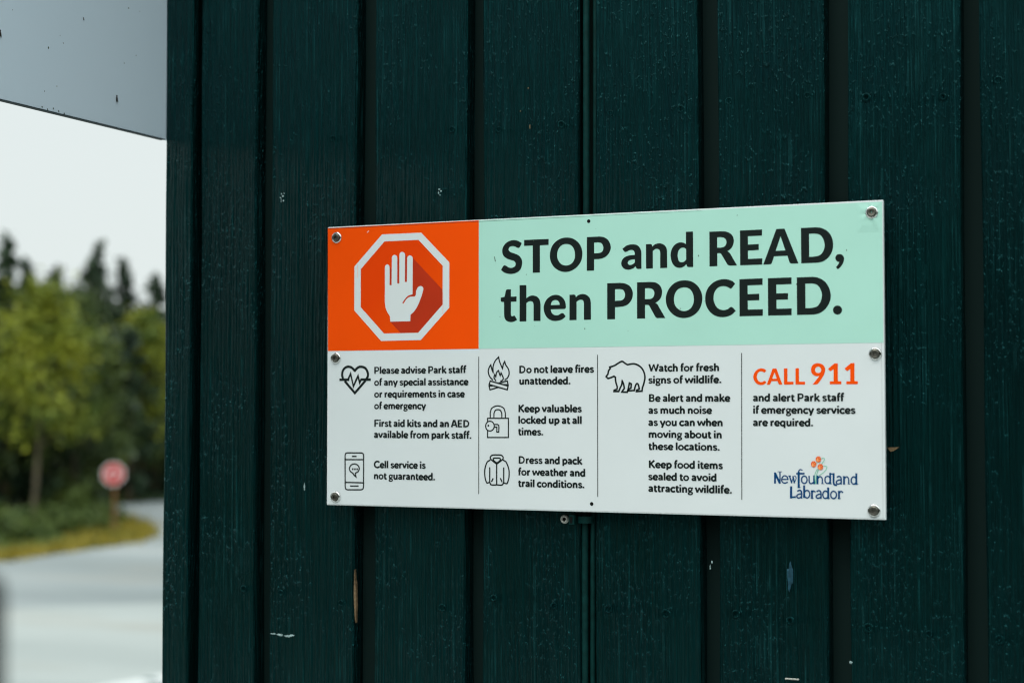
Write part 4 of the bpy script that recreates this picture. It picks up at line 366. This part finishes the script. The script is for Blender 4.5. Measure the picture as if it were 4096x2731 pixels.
def chips(name, mat, items, seed):
    for g, lst in enumerate(items):
        V, F = [], []
        for k, (x, z, w, h) in enumerate(lst):
            v, f = blob(x, z, w, h, .0093, seed + g * 31 + k); b = len(V); V += v; F += [tuple(b + q for q in t) for t in f]
        mesh_obj(name, V, F, mat, on_board(lst[0][0]))
chips('paint_chip', PALE, [
    [(-.0655, 2.9462, .0022, .003), (-.0640, 2.9436, .0035, .003), (-.0622, 2.9468, .002, .0026), (-.0660, 2.9385, .0015, .006), (-.0630, 2.9385, .003, .0028), (-.0668, 2.9420, .003, .002)],
    [(.1320, 2.9412, .0035, .0025), (.1340, 2.9390, .003, .003), (.1312, 2.9375, .0018, .004), (.1330, 2.9350, .002, .0022)],
    [(.5734, 2.4622, .0042, .0035)],
    [(-.0340, 2.6190, .0024, .012)],
    [(-.0735, 2.4545, .010, .0022), (-.0650, 2.4538, .012, .0030), (-.0540, 2.4532, .014, .0034), (-.0490, 2.4542, .008, .0026)],
    [(.4335, 2.548, .0018, .006), (.4352, 2.553, .0022, .004)]], 3)
chips('smear', SMEAR, [[(.5145, 2.5420, .0075, .034)]], 50)
chips('bare_patch', TAN, [[(.2383, 3.0018, .0020, .0065)], [(.2366, 3.0428, .0022, .0030)], [(.2275, 3.0190, .002, .0024)]], 70)
V = [(.6100, .0094, 2.6686), (.6215, .0094, 2.6690), (.6165, .0094, 2.6655), (.6130, .0094, 2.6645), (.610, .0102, 2.6686), (.6215, .0102, 2.669), (.6165, .0102, 2.6655), (.613, .0102, 2.6645)]
mesh_obj('bare_patch', V, [(0, 1, 2, 3), (0, 4, 5, 1), (2, 6, 7, 3)], TAN, boards[6])
V = [(.0296, .0090, 2.530), (.0302, .0090, 2.519), (.0316, .0085, 2.515), (.0318, .0085, 2.508), (.0322, .0088, 2.492), (.0312, .0092, 2.472), (.0302, .0090, 2.480), (.0292, .0090, 2.498), (.0288, .0094, 2.506), (.0292, .0092, 2.514)]
V2 = V + [(x, y + .004, z) for x, y, z in V]; m = len(V)
mesh_obj('splinter', V2, [tuple(range(m))] + [(k, k + m, (k + 1) % m + m, (k + 1) % m) for k in range(m)], TAN, boards[1])
# staple left in the sixth board
bm_obj('staple', box_bm(.5090, .5230, .0082, .0096, 2.4420, 2.4436, .0005), RUSTY, boards[5])

SC = 1 + .006 / 1.622                                   # the planks lie 6 mm further behind the sign
wall.location = (.933 + SC * (wall.location.x - .933), wall.location.y + .006, 2.708 * (1 - SC)); wall.scale = (SC, 1, SC)
# ------------------------------------------------------------------ cable in the widest gap, its clip and screw
CABLE = flat('painted_cable', (.0018, .026, .024), .5, .10, vary=.3, scale=120)
def tube(name, pts, r, mat, n=10, parent=None):
    V, F = [], []
    for i, p in enumerate(pts):
        for k in range(n):
            a = 2 * math.pi * k / n; V.append((p[0] + r * math.cos(a), p[1] + r * math.sin(a), p[2]))
    for i in range(len(pts) - 1):
        for k in range(n): F.append((i * n + k, i * n + (k + 1) % n, (i + 1) * n + (k + 1) % n, (i + 1) * n + k))
    return mesh_obj(name, V, F, mat, parent, True)
zs = np.linspace(0, TOPZ, 70)
def cx(z, a, b, ph): return np.interp(z, [2.42, 2.56, 2.91, 3.13], a) + .0006 * math.sin(z * 6 + ph) * b
tag(tube('cable', [(cx(z, [.2947, .2951, .2979, .2979], .6, 0), .0210, z) for z in zs], .0036, CABLE), 'dark green painted cable on the left side of the gap above and below the sign', 'cable', 'cables run up the gap behind the sign')
tag(tube('cable', [(cx(z, [.3032, .3038, .3071, .3075], .4, 2), .0230, z) for z in zs], .0029, CABLE), 'thinner dark green cable on the right side of the gap behind the sign', 'cable', 'cables run up the gap behind the sign')
clip = tag(empty('cable_clip', (.296, .010, 2.5917)), 'small teal painted plastic cable clip just below the sign', 'clip')
bm = box_bm(.2853, .2915, .0000, .0105, 2.5865, 2.5968, .0008)
bm_obj('block', bm, CABLE, clip)
bm_obj('nail', box_bm(.2868, .2896, -.0006, .0005, 2.5882, 2.5945, .0005), DARK, clip)
V, F = [], []
for i in range(13):
    a = math.pi * i / 12; x, y = .3000 - .0085 * math.cos(a), .0110 - .0075 * math.sin(a) ** .8
    for r_ in (0, .0014):
        for z in (2.5880, 2.5950): V.append((x, y + r_, z))
for i in range(12):
    for a, b in ((0, 1), (1, 3), (3, 2), (2, 0)): F.append((4 * i + a, 4 * i + b, 4 * i + 4 + b, 4 * i + 4 + a))
mesh_obj('strap', V, F, CABLE, clip)
sc = tag(empty('wall_screw', (.2774, .010, 2.5913)), 'weathered pale grey screw with rusty recess just below the sign', 'screw')
v, f = lathe([(.0046, -.001), (.0047, .001), (.0040, .0026), (.0026, .0033), (.0021, .0028), (.0019, .0004), (.00005, .0002)], 22)
mesh_obj('head', [(a + .2774, b + .010, c + 2.5913) for a, b, c in v], f, RUSTY, sc, True)
v, f = lathe([(.0021, .0), (.00195, .0012), (.00005, .0011)], 16)
mesh_obj('recess', [(a + .2774, b + .0095, c + 2.5913) for a, b, c in v], f, DARK, sc, True)

for o in (clip, sc): o.location = (o.location.x - .0024, o.location.y + .006, o.location.z - .0004)
# ------------------------------------------------------------------ the sign
sign = tag(empty('notice_sign', (.305, .005, Z0)), 'white park notice reading STOP and READ, then PROCEED, with orange and mint header', 'sign')
bm_obj('panel', box_bm(0, .610, 0, .005, Z0, Z0 + .305, .0006, 2), WHITE, sign)
def printed(name, shapes, mat, y, lab=None, n=5):
    V, F = fill_shapes(shapes, y, n); o = mesh_obj(name, V, F, mat, sign)
    if lab: o['label'] = lab
    return o
def stroked(name, items, mat, y, lab=None, parent=None, fat=1.38):
    V, F = strokes(items, y, .6, fat); o = mesh_obj(name, V, F, mat, parent or sign)
    if lab: o['label'] = lab
    return o
printed('orange_field', TRACE['orange'], ORANGE, -.00012)
printed('mint_field', TRACE['mint'], MINT, -.00012)
printed('octagon_ground', TRACE['octfill'], OCT, -.00017)
printed('hand_shadow', TRACE['handsh'], SHADE, -.00022)
printed('octagon_border', TRACE['oct'], WHITEP, -.00028)
printed('hand_symbol', TRACE['hand'], WHITEP, -.00030)
printed('title_lettering', TRACE['title'], BLACK, -.00024, 'black words STOP and READ, then PROCEED.')
printed('call_lettering', TRACE['call'], ORANGE, -.00018, 'orange words CALL 911')
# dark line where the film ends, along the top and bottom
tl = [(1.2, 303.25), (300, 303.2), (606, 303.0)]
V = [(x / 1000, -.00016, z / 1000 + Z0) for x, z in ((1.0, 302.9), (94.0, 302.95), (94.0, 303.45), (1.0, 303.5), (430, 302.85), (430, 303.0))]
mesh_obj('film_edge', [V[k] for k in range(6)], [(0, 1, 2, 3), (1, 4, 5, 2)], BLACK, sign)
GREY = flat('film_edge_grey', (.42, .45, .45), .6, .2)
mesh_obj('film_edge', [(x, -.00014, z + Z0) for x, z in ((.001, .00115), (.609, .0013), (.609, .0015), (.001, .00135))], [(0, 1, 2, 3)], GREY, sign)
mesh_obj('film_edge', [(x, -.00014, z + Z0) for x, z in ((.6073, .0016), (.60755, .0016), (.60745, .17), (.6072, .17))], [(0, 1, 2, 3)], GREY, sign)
for k in PARA:
    V, F = text_lines(PARA[k], -.00020); mesh_obj('paragraph_lettering', V, F, BLACK, sign)['label'] = 'black text: ' + ' '.join(l[0] for l in PARA[k])
for k in ('heart_symbol', 'phone_symbol', 'campfire_symbol', 'padlock_symbol', 'jacket_symbol', 'bear_symbol'):
    stroked(k, STROKE[k], BLACK, -.00016)
for it in STROKE['divider_line']: stroked('divider_line', [it], BLACK, -.00016)
logo = stroked('emblem', STROKE['logo_lettering'], NAVY, -.00016, 'navy lettering with three orange flowers', None, 1.22)
stroked('stem_print', STROKE['logo_stems'], GREENP, -.00042, parent=logo, fat=1.2)
for f in TRACE['flower']:
    V, F = fill_shapes([f], -.00048); mesh_obj('flower_print', V, F, FLOWER, logo)
stroked('stripe_print', STROKE['logo_stripes'], STRIPE, -.00052, parent=logo, fat=1.1)
# drilled holes
for x, z in ((308.3, 297.9), (311.0, 8.4)):
    n_ = 20; V = [(x / 1000 + .0019 * math.cos(2 * math.pi * k / n_), -.0003, z / 1000 + Z0 + .0019 * math.sin(2 * math.pi * k / n_)) for k in range(n_)]
    mesh_obj('drill_hole', V, [tuple(range(n_))], DARK, sign)
# scuffs and specks
for it in ([[(37.8, 262, 0), (37.2, 248, 0)], .45, 0], [[(141.6, 229, 0), (141.4, 206, 0)], .35, 0], [[(49.6, 297.0, 0), (51.3, 298.6, 0)], .7, 0]): stroked('scuff', [it], SCUFF, -.00034)
r = random.Random(5)
for k in range(20):
    x, z = r.uniform(.17, .60), r.uniform(.165, .300); w = r.choice([.0004, .0005, .0007, .0010]); m = 7
    mesh_obj('speck', [(x + w * .5 * r.uniform(.6, 1.3) * math.cos(6.283 * q / m), -.00034, z + Z0 + w * .8 * r.uniform(.6, 1.4) * math.sin(6.283 * q / m)) for q in range(m)], [tuple(range(m))], SPECK, sign)
mesh_obj('speck', [(.2015, -.00034, .2653 + Z0), (.2022, -.00034, .2650 + Z0), (.2034, -.00034, .2600 + Z0), (.2025, -.00034, .2602 + Z0)], [(0, 1, 2, 3)], SPECK, sign)
# screws: shiny domed washer, pan head with a square recess
def screw(x, z, ang, tilt):
    t = Matrix.Translation((x, 0, z)) @ Matrix.Rotation(ang, 4, 'Y') @ Matrix.Rotation(tilt, 4, 'X')
    v, f = lathe([(.0063, .0002), (.0062, .0008), (.0056, .0015), (.0050, .0017), (.0044, .0015), (.0041, .0008)], 32)
    w = mesh_obj('screw', [t @ Vector(p) for p in v], f, STEEL, sign, True); w['label'] = 'shiny steel washer and square-drive screw'
    n_ = 32; v, f = lathe([(.0043, .0006), (.0043, .0021), (.0040, .0028), (.0034, .0031), (.0030, .0030)], n_)
    b = len(v); sq = []
    for k in range(n_):
        a = 2 * math.pi * k / n_; c, s = math.cos(a), math.sin(a); q = .00145 / max(abs(c), abs(s)); sq.append((q * c, q * s))
    v += [(p, -.00285, q) for p, q in sq] + [(p * .85, -.0010, q * .85) for p, q in sq] + [(0, -.0008, 0)]
    for k in range(n_):
        j = (k + 1) % n_; f += [(b - n_ + k, b - n_ + j, b + j, b + k), (b + k, b + j, b + n_ + j, b + n_ + k), (b + n_ + k, b + n_ + j, b + 2 * n_)]
    mesh_obj('screw_head', [t @ Vector(p) for p in v], f, STEEL2, w, False)
for x, z, a, tl_ in ((.0113, .2929, .35, .03), (.0107, .1606, .2, -.02), (.0110, .0091, .8, .05), (.5991, .2933, .5, -.06), (.6013, .1579, 1.0, .02), (.5989, .0085, 1.2, -.03)):
    screw(x, z + Z0, a, tl_)
# film puckered round the upper right screw
V, F = [], []; N = 26
for i in range(N + 1):
    for j in range(N + 1):
        u, q = i / N, j / N; x = .5845 + u * .0226; z = .2745 + q * .0283
        dx, dz = x - .5991, z - .2933; rr = math.hypot(dx, dz); an = math.atan2(dz, dx)
        env = min(1, u * 4, (1 - u) * 5, q * 4, (1 - q) * 5); fall = math.exp(-max(0, rr - .006) / .006)
        h = .00055 * fall * (math.sin(an * 5 + 1.2) + .6 * math.sin(an * 9)) * (1 if dx > -.004 else .45) + .0006
        V.append((x, -.00013 - max(.00003, h * env), z + Z0))
for i in range(N):
    for j in range(N): F.append((i * (N + 1) + j, (i + 1) * (N + 1) + j, (i + 1) * (N + 1) + j + 1, i * (N + 1) + j + 1))
mesh_obj('puckered_film', V, F, MINT, sign, True)

# ------------------------------------------------------------------ pale panel closing the opening's top, at right angles to the wall
def panel_mat():
    m, n, l, p = nodes('pale_grey_sheet'); tc = n.new('ShaderNodeTexCoord')
    v = n.new('ShaderNodeTexVoronoi'); v.inputs['Scale'].default_value = 60; mp = n.new('ShaderNodeMapping'); mp.inputs['Scale'].default_value = (1, 1, .6)
    l.new(tc.outputs['Object'], mp.inputs[0]); l.new(mp.outputs[0], v.inputs['Vector'])
    no = n.new('ShaderNodeTexNoise'); no.inputs['Scale'].default_value = 30; l.new(tc.outputs['Object'], no.inputs['Vector'])
    th = n.new('ShaderNodeMapRange'); th.inputs[1].default_value = .5; th.inputs[2].default_value = .75; th.inputs[3].default_value = .0; th.inputs[4].default_value = .09; l.new(no.outputs['Fac'], th.inputs[0])
    lt = n.new('ShaderNodeMath'); lt.operation = 'LESS_THAN'; l.new(v.outputs['Distance'], lt.inputs[0]); l.new(th.outputs[0], lt.inputs[1])
    n2 = n.new('ShaderNodeTexNoise'); n2.inputs['Scale'].default_value = 5; n2.inputs['Detail'].default_value = 5; l.new(tc.outputs['Object'], n2.inputs['Vector'])
    b = n.new('ShaderNodeMix'); b.data_type = 'RGBA'; b.inputs['A'].default_value = (.54, .65, .73, 1); b.inputs['B'].default_value = (.59, .69, .77, 1); l.new(n2.outputs['Fac'], b.inputs['Factor'])
    c = n.new('ShaderNodeMix'); c.data_type = 'RGBA'; c.inputs['B'].default_value = (.22, .25, .22, 1); l.new(b.outputs['Result'], c.inputs['A']); l.new(lt.outputs[0], c.inputs['Factor'])
    l.new(c.outputs['Result'], p.inputs['Base Color']); p.inputs['Roughness'].default_value = .55; p.inputs['Specular IOR Level'].default_value = .3
    return m
HEAD = panel_mat()
hp = tag(empty('header_panel', (-.2244, -.4, 3.0189)), 'pale blue-grey sheet panel with dark insect specks, meeting the teal wall at the corner', 'panel')
bm_obj('sheet', box_bm(-.2330, -.2270, -1.15, .0300, 3.0192, 3.74), HEAD, hp)
bm_obj('bottom_edge', box_bm(-.2332, -.2258, -1.15, .0130, 3.0180, 3.0190, .0002), flat('dark_edge', (.03, .045, .05), .7, .2), hp)
for k in range(22):
    r = random.Random(900 + k); y = -.03 - .27 * r.random() ** 1.3; z = 3.03 + .16 * r.random(); w = r.choice([.0005, .0007, .0007, .0011])
    if k < 5: y, z, w = -.168 - .009 * k, 3.0200 + .0012 * (k % 3), .0010
    mesh_obj('speck', [(-.22685, y + w * r.uniform(.6, 1.2) * math.cos(6.283 * q / 7), z + w * 1.3 * r.uniform(.6, 1.2) * math.sin(6.283 * q / 7)) for q in range(7)], [tuple(range(7))], SPECK, hp)
INSECT = flat('insect', (.020, .018, .013), .6, .2)
def insect(y, z, s, rot, lab):
    e = tag(empty('insect', (-.2264, y, z)), lab, 'insect', 'insects on the pale panel')
    def ellip(cy, cz, ry, rz, rx=.0008):
        V, F = [], []
        for i in range(7):
            for k in range(8):
                a = math.pi * i / 6; b = 2 * math.pi * k / 8; V.append((-.2263 + rx * s * math.sin(a) * math.cos(b), cy + ry * s * math.sin(a) * math.sin(b), cz + rz * s * math.cos(a)))
        for i in range(6):
            for k in range(8): F.append((i * 8 + k, i * 8 + (k + 1) % 8, i * 8 + 8 + (k + 1) % 8, i * 8 + 8 + k))
        return V, F
    mesh_obj('body', *ellip(y, z, .0016, .0040), INSECT, e, True)
    mesh_obj('head', *ellip(y, z + .0042 * s, .0011, .0012), INSECT, e, True)
    for sg in (-1, 1):
        V = [(-.2257, y + sg * .0006 * s, z + .002 * s), (-.2255, y + sg * .0017 * s, z - .003 * s), (-.2255, y + sg * .0011 * s, z - .0058 * s), (-.2257, y + sg * .0004 * s, z - .003 * s)]
        mesh_obj('wing', V, [(0, 1, 2, 3)], INSECT, e)
insect(-.0782, 3.0506, .85, 0, 'larger dark winged insect resting low on the pale panel near the wall')
insect(-.2701, 3.0851, .8, 0, 'dark insect on the pale panel near the left edge of the photo')
insect(-.1379, 3.1282, .35, 0, 'tiny dark insect highest on the pale panel')

# ------------------------------------------------------------------ out-of-focus post close to the camera
POST = flat('dark_post', (.018, .022, .020), .7, .2, vary=.3, scale=30)

np_ = tag(empty('railing_post', (0.5464, -1.1981, 0)), 'dark railing post, very blurred, at the lower left edge of the photo', 'post')
bm = box_bm(-.03, .03, -.03, .03, 0, 2.6550, .006); bmesh.ops.transform(bm, matrix=Matrix.Translation((0.5453, -1.2119, 0)) @ Matrix.Rotation(.4156, 4, 'Z'), verts=bm.verts[:]); bm_obj('shaft', bm, POST, np_)


# ------------------------------------------------------------------ road sign
ss = tag(empty('stop_sign', (-21.30, 27.77, 0)), 'red and white octagonal stop sign on a brown wooden post by the road', 'road sign')
WOOD = flat('brown_post', (.15, .075, .03), .8, .2, vary=.3, scale=20)
RED = flat('sign_red', (.50, .012, .018), .5, .3); SW = flat('sign_white', (.72, .75, .74), .5, .3)
bm_obj('post', box_bm(-21.328, -21.272, 27.81, 27.865, 0, 1.46, .006), WOOD, ss)
ang = math.atan2(-21.30 - .93, 27.77 + 1.61)
def face(name, r0, r1, y, mat, thick=0):
    # octagon ring facing the camera
    V = []; 
    for rr in ([r1] if r0 == 0 else [r0, r1]):
        for k in range(8):
            a = R(22.5 + 45 * k); V.append((rr / math.cos(R(22.5)) * math.cos(a), y, rr / math.cos(R(22.5)) * math.sin(a)))
    F = [tuple(range(8))] if r0 == 0 else [(k, (k + 1) % 8, 8 + (k + 1) % 8, 8 + k) for k in range(8)]
    if thick:
        V += [(x, y_ + thick, z) for x, y_, z in V[:8]]; F += [(k, (k + 1) % 8, 8 + (k + 1) % 8, 8 + k) for k in range(8)] + [tuple(range(8, 16))]
    M = Matrix.Translation((-21.30, 27.79, 1.26)) @ Matrix.Rotation(-ang, 4, 'Z')
    return mesh_obj(name, [M @ Vector(v) for v in V], F, mat, ss)
face('plate', 0, .243, 0, SW, .004)
face('red_ground', 0, .214, -.004, RED)
v, f = text_mesh('STOP', 4, .03)
M = Matrix.Translation((-21.30, 27.79, 1.26)) @ Matrix.Rotation(-ang, 4, 'Z')
xs = (v[:, 0] - v[:, 0].min()) / (v[:, 0].max() - v[:, 0].min()) - .5; zz = v[:, 1] / CAP - .5
mesh_obj('lettering', [M @ Vector((a * .29, -.009, b * .12)) for a, b in zip(xs, zz)], f, SW, ss)

# ------------------------------------------------------------------ wheel stop at the parking edge
ws = tag(empty('wheel_stop', (-9.0, 12.35, 0)), 'white painted concrete wheel stop on the gravel at the bottom by the wall corner', 'wheel stop')
CONC = flat('white_concrete', (.40, .42, .415), .8, .2, vary=.06, scale=8)
Mw = Matrix.Translation((-8.7386, 11.7326, 0)) @ Matrix.Rotation(1.39710, 4, 'Z')
bm = box_bm(-1.1, .7, -.22, .10, .007, .12, .02, 3)
bmesh.ops.transform(bm, matrix=Mw, verts=bm.verts[:]); bm_obj('block', bm, CONC, ws)
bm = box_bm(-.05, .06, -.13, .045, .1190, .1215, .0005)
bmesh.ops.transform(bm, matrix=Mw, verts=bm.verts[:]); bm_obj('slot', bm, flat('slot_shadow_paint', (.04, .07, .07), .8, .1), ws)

# ------------------------------------------------------------------ plants
def leaf_mat(name, c1, c2, scale=1.2, trans=.0):
    m, n, l, p = nodes(name); tc = n.new('ShaderNodeTexCoord'); no = n.new('ShaderNodeTexNoise'); no.inputs['Scale'].default_value = scale; no.inputs['Detail'].default_value = 4
    l.new(tc.outputs['Object'], no.inputs['Vector']); r = n.new('ShaderNodeMapRange'); r.inputs[1].default_value = .35; r.inputs[2].default_value = .65; l.new(no.outputs['Fac'], r.inputs[0])
    x = n.new('ShaderNodeMix'); x.data_type = 'RGBA'; x.inputs['A'].default_value = (*c1, 1); x.inputs['B'].default_value = (*c2, 1); l.new(r.outputs[0], x.inputs['Factor'])
    l.new(x.outputs['Result'], p.inputs['Base Color']); p.inputs['Roughness'].default_value = .6; p.inputs['Specular IOR Level'].default_value = .25
    return m
L_SPR = leaf_mat('spruce_needles', (.008, .024, .012), (.026, .052, .020))
L_DEC = leaf_mat('birch_leaves', (.055, .095, .011), (.25, .265, .016), 1.0)
L_OLV = leaf_mat('olive_leaves', (.018, .042, .012), (.085, .115, .016), 1.0)
L_SHR = leaf_mat('shrub_leaves', (.035, .065, .012), (.085, .12, .02), 2)
L_FAR = leaf_mat('far_foliage', (.008, .020, .010), (.034, .054, .015), .5)
L_DRY = leaf_mat('dry_grass', (.12, .12, .012), (.25, .19, .018), 1)
BARK = flat('bark', (.10, .075, .05), .9, .1, vary=.4, scale=6)
BARKL = flat('pale_bark', (.13, .11, .075), .9, .1, vary=.3, scale=6)
def leaves_mesh(name, pts, size, mat, parent=None, flatten=.0):
    P = np.asarray(pts); n = len(P)
    a = rng.normal(size=(n, 3)); a /= np.linalg.norm(a, axis=1)[:, None]
    b = rng.normal(size=(n, 3)); b -= (a * b).sum(1)[:, None] * a; b /= np.linalg.norm(b, axis=1)[:, None]
    s = size * rng.uniform(.6, 1.4, (n, 1))
    v = np.stack([P - a * s, P + b * s * .55, P + a * s, P - b * s * .55], 1).reshape(-1, 3)
    f = np.arange(4 * n).reshape(-1, 4)
    return mesh_obj(name, v.tolist(), f.tolist(), mat, parent)
def trunk_mesh(name, pts, mat, parent, n=8):
    V, F = [], []
    for x, y, z, r_ in pts:
        for k in range(n): a = 2 * math.pi * k / n; V.append((x + r_ * math.cos(a), y + r_ * math.sin(a), z))
    for i in range(len(pts) - 1):
        for k in range(n): F.append((i * n + k, i * n + (k + 1) % n, (i + 1) * n + (k + 1) % n, (i + 1) * n + k))
    return mesh_obj(name, V, F, mat, parent, True)
def spruce(x, y, h, lab, seed, w=1.0):
    r = np.random.default_rng(seed); t = tag(empty('spruce_tree', (x, y, 0)), lab, 'tree', 'trees across the road')
    trunk_mesh('trunk', [(x, y, 0, .11), (x + .03, y, h * .5, .07), (x, y, h, .012)], BARK, t)
    pts = []
    nb = int(95 * h / 6)
    for k in range(nb):
        u = (k / nb) ** .85; z = h * (.06 + .94 * u); L = (1.15 * w * (1 - u) ** .8 + .06) * r.uniform(.7, 1.25); a = r.uniform(0, 6.283)
        m = int(10 + 34 * L)
        tt = r.uniform(.08, 1, m)
        px = x + np.cos(a) * L * tt + r.normal(0, .07, m); py = y + np.sin(a) * L * tt + r.normal(0, .07, m); pz = z - .38 * L * tt + .16 * L * tt ** 2 + r.normal(0, .06, m)
        pts.append(np.stack([px, py, pz], 1))
    leaves_mesh('crown', np.concatenate(pts), .10, L_SPR, t)
def broadleaf(x, y, h, lab, seed, mat, lean=(0, 0), rad=1.0, z0=.35, bark=None, ncl=44):
    r = np.random.default_rng(seed); t = tag(empty('broadleaf_tree', (x, y, 0)), lab, 'tree', 'trees across the road')
    tp = [(x + lean[0] * q, y + lean[1] * q, h * .8 * q, .062 * (1 - .75 * q)) for q in np.linspace(0, 1, 7)]
    V = trunk_mesh('trunk', tp, bark or BARKL, t)
    pts = []
    for k in range(ncl):
        u = r.uniform(z0, 1); rr = rad * math.sin(math.pi * min(1, .12 + .88 * (u - z0) / (1 - z0)) ** .8) * r.uniform(.35, 1.1); a = r.uniform(0, 6.283)
        c = np.array([x + lean[0] * u + rr * math.cos(a), y + lean[1] * u + rr * math.sin(a), h * u])
        m = r.integers(70, 130); pts.append(c + r.normal(0, 1, (m, 3)) * np.array([.26, .26, .19]))
        if k % 6 == 0:
            b = (x + lean[0] * u * .8, y + lean[1] * u * .8, h * u * .75)
            trunk_mesh('limb', [(*b, .03), (c[0] * .5 + b[0] * .5, c[1] * .5 + b[1] * .5, c[2] * .5 + b[2] * .5, .02), (*c, .008)], bark or BARKL, t, 5)
    leaves_mesh('crown', np.concatenate(pts), .085, mat, t)
for i, (x, y, h, w, lab) in enumerate([
        (-26.21, 30.16, 6.7, 1.25, 'dark spruce with pointed top at the far left of the treeline'),
        (-27.83, 32.73, 6.45, 1.0, 'slim spruce tip standing behind the yellow-green birch'),
        (-27.46, 33.44, 6.3, 1.1, 'thin spruce between the birch and the dark twin spruces'),
        (-32.03, 40.79, 7.25, 1.7, 'dense dark spruce just left of the spruce behind the stop sign'),
        (-32.41, 41.65, 7.9, .5, 'tallest and thinnest spruce with sparse wispy top'),
        (-31.13, 41.12, 7.3, 1.25, 'dark spruce rising behind the stop sign with open sky on both sides'),
        (-30.20, 41.56, 6.75, 1.6, 'dark spruce nearest the corner post of the wall'),
        (-27.47, 30.70, 6.4, 1.0, 'spruce beyond the left edge of the view beside the birch'),
        (-28.67, 41.11, 7.1, 1.0, 'spruce hidden behind the wall corner beyond the road'),
        (-28.37, 37.84, 4.9, 1.3, 'short full spruce in front of the olive tree beyond the road'),
        (-26.06, 31.37, 5.3, 1.2, 'mid-height spruce just right of the birch crown'),
        ]):
    spruce(x, y, h, lab, 300 + i, w)
broadleaf(-23.69, 28.10, 5.25, 'yellow-green birch with leaning pale trunk on the grass verge', 401, L_DEC, (.18, .17), 1.25, .36, ncl=46)
broadleaf(-25.1, 31.3, 5.3, 'olive-green bushy tree behind the birch', 402, L_OLV, (0, 0), 1.3, .15, ncl=56)
broadleaf(-29.72, 38.45, 4.6, 'yellowish olive tree between the two dark spruces beyond the road', 403, L_OLV, (.1, 0), 1.5, .10, BARK, 74)
broadleaf(-28.75, 38.95, 5.3, 'bright yellow-green tree showing beside the nearest spruce to the wall', 404, L_DEC, (0, 0), 1.05, .25, BARK, 44)
broadleaf(-25.80, 28.16, 5.6, 'birch at the left end of the treeline with low crown', 406, L_OLV, (0, 0), 1.5, .2, ncl=60)
def shrub(x, y, rx, h, lab, seed, mat):
    r = np.random.default_rng(seed); t = tag(empty('shrub', (x, y, 0)), lab, 'shrub', 'shrubs on the verge')
    pts = []
    for k in range(26):
        a = r.uniform(0, 6.283); u = r.uniform(0, 1) ** .6 * rx; c = np.array([x + u * math.cos(a), y + u * math.sin(a), h * r.uniform(.12, .95) * (1 - .45 * u / rx)])
        pts.append(c + r.normal(0, 1, (60, 3)) * .11)
    leaves_mesh('foliage', np.concatenate(pts), .06, mat, t)
    for k in range(4):
        a = r.uniform(0, 6.283); trunk_mesh('stem', [(x, y, 0, .02), (x + .3 * rx * math.cos(a), y + .3 * rx * math.sin(a), h * .7, .008)], BARK, t, 5)
shrub(-23.1, 28.9, .9, .85, 'rounded green shrub right of the leaning birch trunk', 501, L_SHR)
shrub(-22.4, 28.0, .6, .42, 'low green shrub beside the stop sign post', 502, L_SHR)
shrub(-23.6, 26.6, .9, .7, 'brownish low shrub at the left end of the verge', 503, L_OLV)
shrub(-22.2, 25.6, .8, .6, 'low green shrub just behind the yellow edge of the verge', 505, L_SHR)
shrub(-25.2, 30.9, 1.0, 1.0, 'dark shrub under the olive tree behind the birch', 504, L_OLV)
# dry grass along the island's edge, and the dark wood behind
pts = []
E_ = [Vector(p) for p in ISLAND[2:11]]
for a, b in zip(E_[:-1], E_[1:]):
    m = int((b - a).length * 260); nrm = Vector((-(b - a).y, (b - a).x)).normalized()
    for k in range(m):
        q = a.lerp(b, rng.random()) + nrm * (rng.random() ** 1.6 * 1.5 + rng.normal(-.05, .14)); pts.append((q.x, q.y))
V, F = [], []
for x, y in pts:
    h = rng.uniform(.06, .22); a = rng.uniform(0, 6.283); w = .02; b = len(V); dx, dy = math.cos(a), math.sin(a); lx, ly = rng.normal(0, .06, 2)
    V += [(x - dx * w, y - dy * w, 0), (x + dx * w, y + dy * w, 0), (x + lx, y + ly, h)]; F.append((b, b + 1, b + 2))
tag(mesh_obj('dry_grass', V, F, L_DRY), kind='stuff')
VERGE = flat('verge_earth', (.135, .115, .018), .95, .1, vary=.35, scale=2)
loop = [(p.x, p.y) for p in E_]; inner = []
for i, p in enumerate(E_):
    a = E_[max(0, i - 1)]; b = E_[min(len(E_) - 1, i + 1)]; nrm = Vector((-(b - a).y, (b - a).x)).normalized(); inner.append((p.x + nrm.x * .75, p.y + nrm.y * .75))
V = [(x, y, .012) for x, y in loop] + [(x, y, .012) for x, y in inner]; m = len(loop)
tag(mesh_obj('grass_verge', V, [(k, k + 1, m + k + 1, m + k) for k in range(m - 1)], VERGE), kind='structure')
def wood(name, centres, per, size, hmax, spread):
    pts = []
    for x, y in centres:
        pts.append(np.stack([rng.normal(x, spread, per), rng.normal(y, spread * .6, per), hmax * rng.random(per) ** .9 * rng.uniform(.75, 1.1)], 1))
    return tag(leaves_mesh(name, np.concatenate(pts), size, L_FAR), kind='stuff')
wood('woods', [(-34, 33.5), (-32, 34.4), (-30.8, 35), (-29.6, 35.6), (-34.2, 43.6), (-33, 44.3), (-31.8, 44.8), (-30.5, 45.4), (-29, 46), (-27, 46.8), (-36, 40), (-25, 47)], 2300, .17, 6.0, .95)
ring = [(19 * math.cos(a) + .5, 19 * math.sin(a) - 3) for a in np.linspace(math.pi * 1.03, math.pi * 1.97, 30)]
wood('woods', ring, 500, .55, 7.5, 1.2)  # unseen trees added behind the camera to darken the wall's reflections
